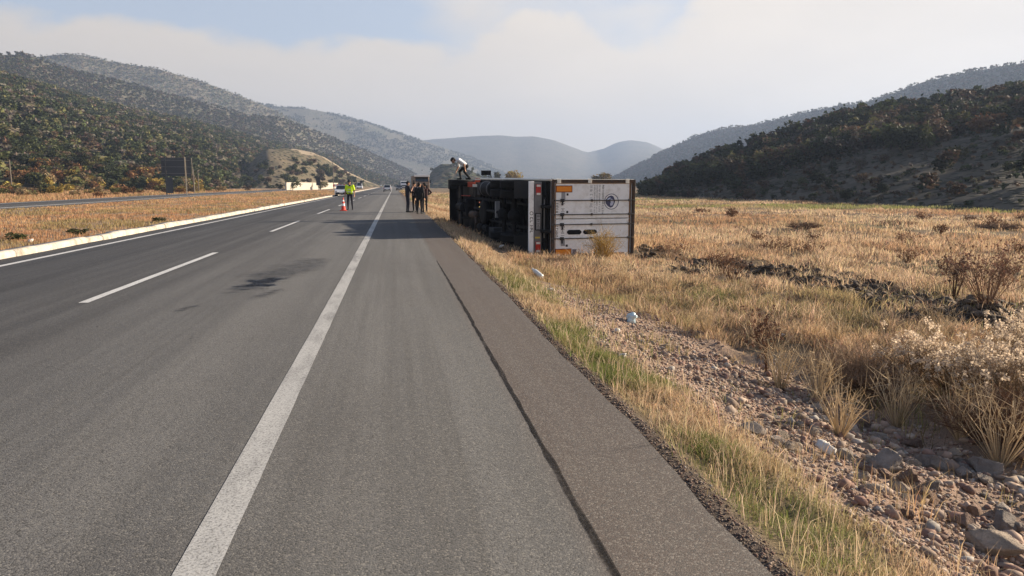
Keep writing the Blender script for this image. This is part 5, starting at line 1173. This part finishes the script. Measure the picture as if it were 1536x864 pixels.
# ------------------------------------------------------------------ stones
def ico(sub=1):
    bm = bmesh.new(); bmesh.ops.create_icosphere(bm, subdivisions=sub, radius=1); V = np.array([v.co[:] for v in bm.verts]); F = np.array([[v.index for v in f.verts] for f in bm.faces]); bm.free(); return V, F
def stones(name, X, Y, S, rg, colr, sink=.3):
    V0, F0 = ico(1); n = len(X); sc = S[:, None] * rg.uniform(.55, 1.15, (n, 3)) * np.array((1, 1, .65)); W = V0[None] * (1 + rg.normal(0, .16, (n, len(V0), 1))) * sc[:, None, :]
    a = rg.uniform(0, 6.28, n); t_ = rg.normal(0, .35, n); ca, sa, ct, st = np.cos(a), np.sin(a), np.cos(t_), np.sin(t_)
    y1 = W[..., 1] * ct[:, None] - W[..., 2] * st[:, None]; z1 = W[..., 1] * st[:, None] + W[..., 2] * ct[:, None]; x1 = W[..., 0]
    W = np.stack([x1 * ca[:, None] - y1 * sa[:, None], x1 * sa[:, None] + y1 * ca[:, None], z1], -1) + np.column_stack([X, Y, gz(X, Y) + S * (.5 - sink)])[:, None, :]
    F = (F0[None] + (np.arange(n) * len(V0))[:, None, None]).reshape(-1, 3)
    return tag(link(name, mesh_np(name, W.reshape(-1, 3), None, F, np.repeat(colr, len(V0), 0), [M_stone])), kind='stuff')
def stone_cols(n, rg, warm=.5):
    c = np.tile((.43, .30, .225), (n, 1)); c = cmix(c, (.52, .43, .34), rg.random(n) * .8); c = cmix(c, (.25, .13, .10), (rg.random(n) < .35) * .7); c = cmix(c, (.46, .43, .38), (rg.random(n) < .06) * .8); return np.clip(c * rg.uniform(.6, 1.25, (n, 1)), .01, .9)
n = 32000; Y = 1.6 * (17 / 1.6) ** rg.random(n); X = edge_x(Y) + rg.uniform(.45, 3.8, n); g = gravel_mask(X, Y); dd = X - edge_x(Y)
k = rg.random(n) < np.maximum(g, .55 * ((dd > 1.9) & (dd < 3.5) & (Y < 9)) + .03); X, Y = X[k], Y[k]; S = .006 + .016 * rg.random(len(X)) ** 2.5 + .0009 * Y
stones('gravel', X, Y, S, rg, stone_cols(len(X), rg))
n = 2600; Y = 2.2 * (9.5 / 2.2) ** rg.random(n); X = edge_x(Y) + 1.0 + 2.8 * rg.beta(2.0, 1.5, n); k = rg.random(n) < .35 + .65 * sstep(.4, .55, fbm(X * 1.2, Y * 1.2, 2)); X, Y = X[k], Y[k]
stones('rubble', X, Y, .018 + .055 * rg.random(len(X)) ** 2.6, rg, stone_cols(len(X), rg), .25)
n = 6500; Y = 1.4 * (30 / 1.4) ** rg.random(n); X = edge_x(Y) + rg.normal(.10, .07, n); S = .003 + .0075 * rg.random(n) ** 2.5 + .0005 * Y; k = X > edge_x(Y) + .015
stones('edge_gravel', X[k], Y[k], S[k], rg, stone_cols(int(k.sum()), rg) * .62)
n = 4200; t_ = rg.random(n); px_ = 955 + 585 * t_; ctr = np.interp(px_, [955, 1010, 1075, 1160, 1215, 1290, 1400, 1536], [378, 386, 396, 404, 416, 432, 458, 492]) + rg.normal(0, 10, n)
Q_ = np.array([gp(a, b_, -.7)[:2] for a, b_ in zip(px_, ctr)]); X, Y = Q_[:, 0], Q_[:, 1]; k = rg.random(n) < scar(X, Y) + .05; X, Y = X[k], Y[k]
stones('soil_clods', X, Y, .03 + .10 * rg.random(len(X)) ** 2.2, rg, np.clip(np.tile((.125, .094, .068), (len(X), 1)) * rg.uniform(.5, 1.5, (len(X), 1)), .01, .5), .2)
def rock_mesh(seed, c):
    V, F = ico(4); rg_ = np.random.default_rng(seed); d = V.copy()
    V = V * (1 + .34 * (fbm(d[:, 0] * 1.4 + seed, d[:, 1] * 1.4 + d[:, 2] * 1.1, 2) - .5)[:, None] * 2)
    for k in range(13):
        nrm = rg_.normal(0, 1, 3); nrm /= np.linalg.norm(nrm); h = rg_.uniform(.42, .80); s_ = V @ nrm; V = V - np.maximum(s_ - h, 0)[:, None] * nrm
    V = V * (1 + .07 * (fbm(d[:, 0] * 5 + seed, d[:, 1] * 5 + d[:, 2] * 4, 4) - .5)[:, None] * 2) * np.array((1, rg_.uniform(.6, .95), rg_.uniform(.5, .75)))
    cc = np.array(c) * (0.6 + .8 * fbm(d[:, 0] * 3 + seed, d[:, 2] * 3 + d[:, 1] * 2.3, 4))[:, None]; return mesh_np('rock', V, None, F, cc, [M_rock])
RM = {c: [rock_mesh(s + 10 * j, v) for s in range(4)] for j, (c, v) in enumerate({'grey': (.42, .365, .32), 'brown': (.38, .26, .20), 'pale': (.56, .46, .36)}.items())}
def rock(x_, y_, size, c, label, group=None, z=None, flat=1.0):
    P_ = gp(x_, y_, -.6)
    for _ in range(12): P_ = gp(x_, y_, float(gz(P_[0], P_[1])))
    s = size * 1.25 * np.hypot(P_[0], P_[1]) / FPX / 2; o = link('rock', random.choice(RM[c])); o.location = (P_[0], P_[1], P_[2] + s * .18); o.scale = (s, s, s * flat)
    o.rotation_euler = (random.uniform(-.3, .3), random.uniform(-.3, .3), random.uniform(0, 6.28)); tag(o, label, 'rock', group)
for a in ((1125, 648, 46, 'grey', 'large pale grey rock sticking out at the upper end of the gravel slope'), (1163, 664, 26, 'grey', 'rounded grey rock just right of the large pale grey rock on the gravel'), (1478, 824, 66, 'pale', 'long cream coloured rock at the bottom right corner', None, None, .8),
          (1385, 752, 48, 'brown', 'brown rock with one sharp flat face in the ditch left of the dark rocks'), (1330, 702, 52, 'grey', 'broad flat topped grey rock in the ditch below the white plastic litter'), (1405, 700, 52, 'grey', 'biggest dark grey boulder in the middle of the ditch'), (1365, 720, 36, 'brown', 'brown boulder touching the biggest dark grey boulder'), (1440, 788, 40, 'brown', 'brown half buried rock above the cream rock'),
          (1302, 740, 36, 'pale', 'pale flat stone alone on the gravel slope'), (1480, 708, 46, 'grey', 'long grey rock with a pale upper edge at the right of the ditch'), (1508, 790, 40, 'grey', 'grey rock near the right edge above the cream rock')):
    rock(*a)
rr = random.Random(9)
for k in range(62):
    u = rr.random(); x_ = 1180 + 370 * u + rr.uniform(-40, 60); y_ = 620 + 190 * u + rr.uniform(-40, 55)
    c = rr.choice(('grey', 'grey', 'brown', 'brown', 'pale')); rock(x_, y_, rr.uniform(9, 28), c, 'small ' + c + ' stone among the rubble in the ditch', 'small ' + c + ' stones in the ditch rubble')
for k in range(26):
    u = rr.random(); x_ = 870 + 330 * u + rr.uniform(-14, 40); y_ = 480 + 190 * u + rr.uniform(-25, 25); c = rr.choice(('brown', 'pale', 'grey'))
    rock(x_, y_, rr.uniform(6, 15), c, 'small ' + c + ' stone on the upper gravel bank beside the verge', 'small ' + c + ' stones on the upper gravel bank')

# ------------------------------------------------------------------ single plants
def ground_at(x_, y_):
    P_ = gp(x_, y_, -.6)
    for _ in range(15): P_ = gp(x_, y_, float(gz(P_[0], P_[1])))
    return P_
def twigs(name, n, h, spread, c, rg, width=.006, branch=3, cup=1.0):
    """a bush of fine branching stems from one root"""
    Vs = []; Ts = []; Cs = []; b = 0; tips = []
    def seg(p0, p1, w0, w1, cc):
        nonlocal b
        d = p1 - p0; s = np.cross(d, rg.normal(0, 1, 3)); s /= (np.linalg.norm(s) + 1e-9); Vs.extend([p0 - s * w0, p0 + s * w0, p1 + s * w1, p1 - s * w1]); Ts.append((b, b + 1, b + 2, b + 3)); Cs.extend([cc] * 4); b += 4
    for k in range(n):
        a = rg.uniform(0, 6.28); r_ = rg.random() ** .6 * spread; top = np.array([r_ * math.cos(a), r_ * math.sin(a), h * rg.uniform(.55, 1.0) * (1 - .45 * cup * (r_ / spread) ** 2)]); p0 = np.array([.06 * math.cos(a) * spread, .06 * math.sin(a) * spread, -.02]); m = p0 * .5 + top * .5 + np.append(rg.normal(0, .06 * h, 2), .08 * h); cc = np.array(c) * rg.uniform(.6, 1.4)
        seg(p0, m, width, width * .8, cc); seg(m, top, width * .8, width * .3, cc); tips.append(top)
        for q in range(branch):
            f_ = rg.uniform(.3, .95); s0 = m * (1 - f_) + top * f_; e_ = s0 + rg.normal(0, .16 * h, 3) + np.array((0, 0, .10 * h)); seg(s0, e_, width * .5, width * .2, cc * rg.uniform(.8, 1.3)); tips.append(e_)
    return np.array(Vs), np.array(Ts), np.array(Cs), np.array(tips)
def plant(name, label, cat, px_, py_, n, h, spread, c, seed, width=.006, branch=3, heads=None, group=None, cup=1.0, hm=None):
    rg_ = np.random.default_rng(seed); P_ = ground_at(px_, py_); V, Q, cc, tips = twigs(name, n, h, spread, c, rg_, width, branch, cup)
    t = empty(name, (P_[0], P_[1], P_[2])); tag(t, label, cat, group); link('stems', mesh_np('stems', V, Q, None, cc, [M_twig]), t)
    if heads:
        hc, hs, per, frac = heads; tp = tips[rg_.random(len(tips)) < frac]; m = len(tp); i = np.repeat(np.arange(m), per); k = len(i); ctr = tp[i] + rg_.normal(0, hs * (.42 if per > 20 else .55), (k, 3))
        a = rg_.normal(0, 1, (k, 3)); a /= np.linalg.norm(a, axis=1)[:, None]; b_ = np.cross(a, rg_.normal(0, 1, (k, 3))); b_ /= np.linalg.norm(b_, axis=1)[:, None]; s = hs * rg_.uniform(.3, .75, (k, 1)) * (.55 if per > 20 else 1)
        V = np.stack([ctr - a * s, ctr + b_ * s * .7, ctr + a * s, ctr - b_ * s * .7], 1).reshape(-1, 3); cc = np.repeat(np.clip(np.array(hc) * rg_.uniform(.75, 1.25, (k, 1)), .01, .92), 4, 0)
        link('seed_foliage', mesh_np('seed_foliage', V, np.arange(4 * k).reshape(k, 4), None, cc, [hm or M_leaf]), t)
    return t
FL = ((.64, .52, .39), .044, 26, .20)
for k, (x_, y_, n_, h_, s_) in enumerate(((1375, 575, 120, .55, .55), (1432, 592, 150, .62, .6), (1490, 610, 150, .65, .6), (1545, 630, 150, .7, .65), (1520, 560, 120, .75, .55), (1575, 590, 130, .8, .6), (1410, 560, 80, .4, .45))):
    plant('seed_head_plant', ('bushy plant with fluffy cream seed heads at the right edge of the field', 'lower plant with fluffy cream seed heads left of the others')[k in (0, 6)], 'plant', x_, y_, n_, h_, s_, (.20, .135, .075), 60 + k, .004, 3, FL, 'cream seed head plants', .6, M_fluff)
plant('dry_bush', 'dense brown tangled bush in the middle right, in front of the cream seed heads', 'bush', 1290, 588, 520, .55, .72, (.23, .155, .10), 71, .0035, 5)
plant('dry_bush', 'dark russet bush at the right edge under the cream seed heads', 'bush', 1500, 668, 480, .55, .70, (.15, .085, .052), 72, .0035, 5)
plant('dry_bush', 'tall dark brown seeded dock bush near the right edge of the field', 'bush', 1480, 462, 55, 1.1, .75, (.16, .095, .062), 73, .007, 5, ((.15, .08, .055), .04, 4, .6), None, .5)
plant('dry_bush', 'dark brown upright seed plant left of the tall dock bush', 'plant', 1432, 448, 22, .95, .25, (.10, .06, .04), 74, .008, 4, ((.09, .05, .035), .045, 6, .8), None, .2)
plant('broom_shrub', 'yellow green feathery shrub growing in front of the lorry rear doors', 'shrub', 905, 393, 120, .95, .60, (.36, .235, .075), 75, .009, 4, ((.36, .25, .085), .026, 2, .4), None, .5)
plant('seeded_weed', 'tall rusty weed stem with seed clusters in the near grass', 'weed', 1150, 560, 14, .75, .16, (.12, .065, .04), 76, .006, 4, ((.11, .06, .04), .035, 6, .9), None, .2)
for k, (x_, y_, h_) in enumerate(((1170, 585, .6), (1345, 640, .55), (1500, 700, .6), (1440, 660, .5), (1260, 655, .45), (1225, 600, .5), (1405, 520, .6), (1255, 520, .55), (1060, 500, .4), (1110, 455, .5), (930, 430, .5), (870, 410, .4), (1000, 440, .45))):
    plant('grass_tussock', 'pale straw tussock of tall bent grass standing in the field', 'grass tussock', x_, y_, 60, h_ * 1.15, h_ * .6, (.50, .38, .23), 80 + k, .0045, 2, None, 'pale grass tussocks', .3)
rgb = np.random.default_rng(44)
for k in range(20):
    x_ = rgb.uniform(985, 1536); y_ = 305 + 120 * rgb.random() ** 1.6 + (x_ - 985) * .03; dist_ = 2.3 * FPX / (y_ - 277)
    plant('field_weed', 'rusty brown dry weed standing up in the far field', 'weed', x_, y_, 26, rgb.uniform(.35, .65), rgb.uniform(.3, .8), (.19, .105, .058), 120 + k, .0005 * dist_, 3, ((.17, .085, .05), .0018 * dist_, 3, .7), 'rusty weeds in the far field', .6)
for k, (x_, y_, s_) in enumerate(((1340, 340, 1.6), (1205, 345, 1.0), (1500, 345, 1.4))):
    plant('field_weed', 'dark low thicket of brown weeds far out in the field', 'thicket', x_, y_, 170, .42, s_, (.13, .078, .05), 170 + k, .016, 4, None, 'dark thickets in the far field', .8)
for k, (x_, y_) in enumerate(((24, 356), (116, 349), (240, 330))):
    P_ = gp(x_, y_, .2); t = link('median_weed', tree_mesh('bush', 'green', k, 420, .062)); t.location = (P_[0], P_[1], .12); t.scale = (.7, .7, .35); tag(t, 'dark green weed growing in the median behind the kerb', 'weed', 'green weeds in the median')

# ------------------------------------------------------------------ litter and broken bits
M_plastic = paint('clear_plastic_bottle', (0.62, 0.64, 0.62), 0.2, 0, 0.15, (0.45, 0.42, 0.36), 20, 0.6); M_bluep = paint('pale_blue_plastic', (0.48, 0.62, 0.68), 0.3, 0, 0.2, (0.7, 0.75, 0.78), 20, 0.5); M_paper = paint('white_plastic_scrap', (0.58, 0.55, 0.50), 0.7, 0, 0.5, (0.36, 0.30, 0.24), 15)
def crumple(name, label, px_, py_, size, mt, seed, flat=.5, group=None, cat='litter'):
    P_ = ground_at(px_, py_); V, F = ico(3); rg_ = np.random.default_rng(seed); d = V.copy(); V = V * (1 + 1.5 * (fbm(d[:, 0] * 2.2 + seed, d[:, 1] * 2.2 + d[:, 2] * 1.6, 4) - .5)[:, None]) * np.array((1, .7, flat)) * size
    o = link(name, mesh_np(name, V, None, F, None, [mt])); o.location = (P_[0], P_[1], P_[2] + size * flat * .6 + .03); o.rotation_euler = (rg_.normal(0, .3), rg_.normal(0, .3), rg_.uniform(0, 6.28)); return tag(o, label, cat, group)
def bottle(px_, py_, label, L_, mt, rz):
    P_ = ground_at(px_, py_); t = empty('plastic_bottle', (P_[0], P_[1], P_[2] + .12), rz); t.rotation_euler = (0, R(-25), rz); tag(t, label, 'bottle'); r_ = L_ * .16
    e = MB(); e.lathe([(r_ * .7, 0), (r_, L_ * .04), (r_, L_ * .22), (r_ * .93, L_ * .26), (r_, L_ * .30), (r_, L_ * .58), (r_ * .93, L_ * .62), (r_, L_ * .66), (r_ * .85, L_ * .80), (r_ * .4, L_ * .92), (r_ * .36, L_ * .98)], (0, 0, 0), 0, 20); e.build('bottle_body', mt, t)
    e = MB(); e.lathe([(r_ * .45, L_ * .975), (r_ * .45, L_ * 1.06)], (0, 0, 0), 0, 14); e.build('cap', M_paper, t)
bottle(813, 424, 'clear plastic bottle lying tilted in the grass between the asphalt and the lorry', .34, M_plastic, R(120))
crumple('plastic_bag', 'crumpled pale blue plastic jug lying in the grass of the near field', 947, 484, .095, M_bluep, 3, .75)
crumple('plastic_scrap', 'white plastic scrap just below the clear bottle', 825, 438, .07, M_paper, 4, .35)
crumple('plastic_scrap', 'small white bottle cap sized scrap below the pale blue jug', 926, 501, .035, M_paper, 5, .8)
crumple('plastic_scrap', 'whitish litter scrap beside the upper gravel bank', 931, 541, .06, M_paper, 6, .4)
crumple('plastic_scrap', 'dull white scrap in the grass in front of the lorry, right of the bottle', 925, 437, .07, M_paper, 7, .4)
crumple('plastic_bag', 'torn white plastic bag lying on the gravel slope above the ditch', 1236, 678, .075, M_paper, 8, .22)
crumple('plastic_scrap', 'white scrap on the asphalt edge halfway along the verge', 808, 527, .03, M_paper, 9, .4)
crumple('plastic_scrap', 'white scrap hidden among the brown twigs of the tangled bush', 1172, 507, .06, M_paper, 10, .4)
crumple('plastic_scrap', 'white stone sized scrap on the kerb side of the median at far left', 46, 364, .08, M_paper, 11, .5)
for k, (x_, y_) in enumerate(((712, 358), (728, 357), (752, 372), (766, 371), (784, 373), (745, 362))):
    crumple('broken_part', 'pale broken plastic piece in the shaded grass under the lorry', x_, y_, .10, M_lgrey if k % 2 else M_paper, 20 + k, .4, 'broken pieces under the lorry', 'debris')
for px_, py_, L_, lab in ((1405, 452, .55, 'pale snapped stick jutting up from the dark earth'), (1300, 470, .6, 'dry pale twig lying across the olive grass')):
    P_ = ground_at(px_, py_); e = MB(); d = Vector((-.62, .25, .55)) if L_ < .58 else Vector((.9, .2, .12)); p0 = Vector(P_)
    e.tube([p0 - d * .03, p0 + d * L_ * .5 + Vector((.01, 0, .02)), p0 + d * L_], [.018, .015, .007], 7); o = e.build('stick', M_post); tag(o, lab, 'stick')
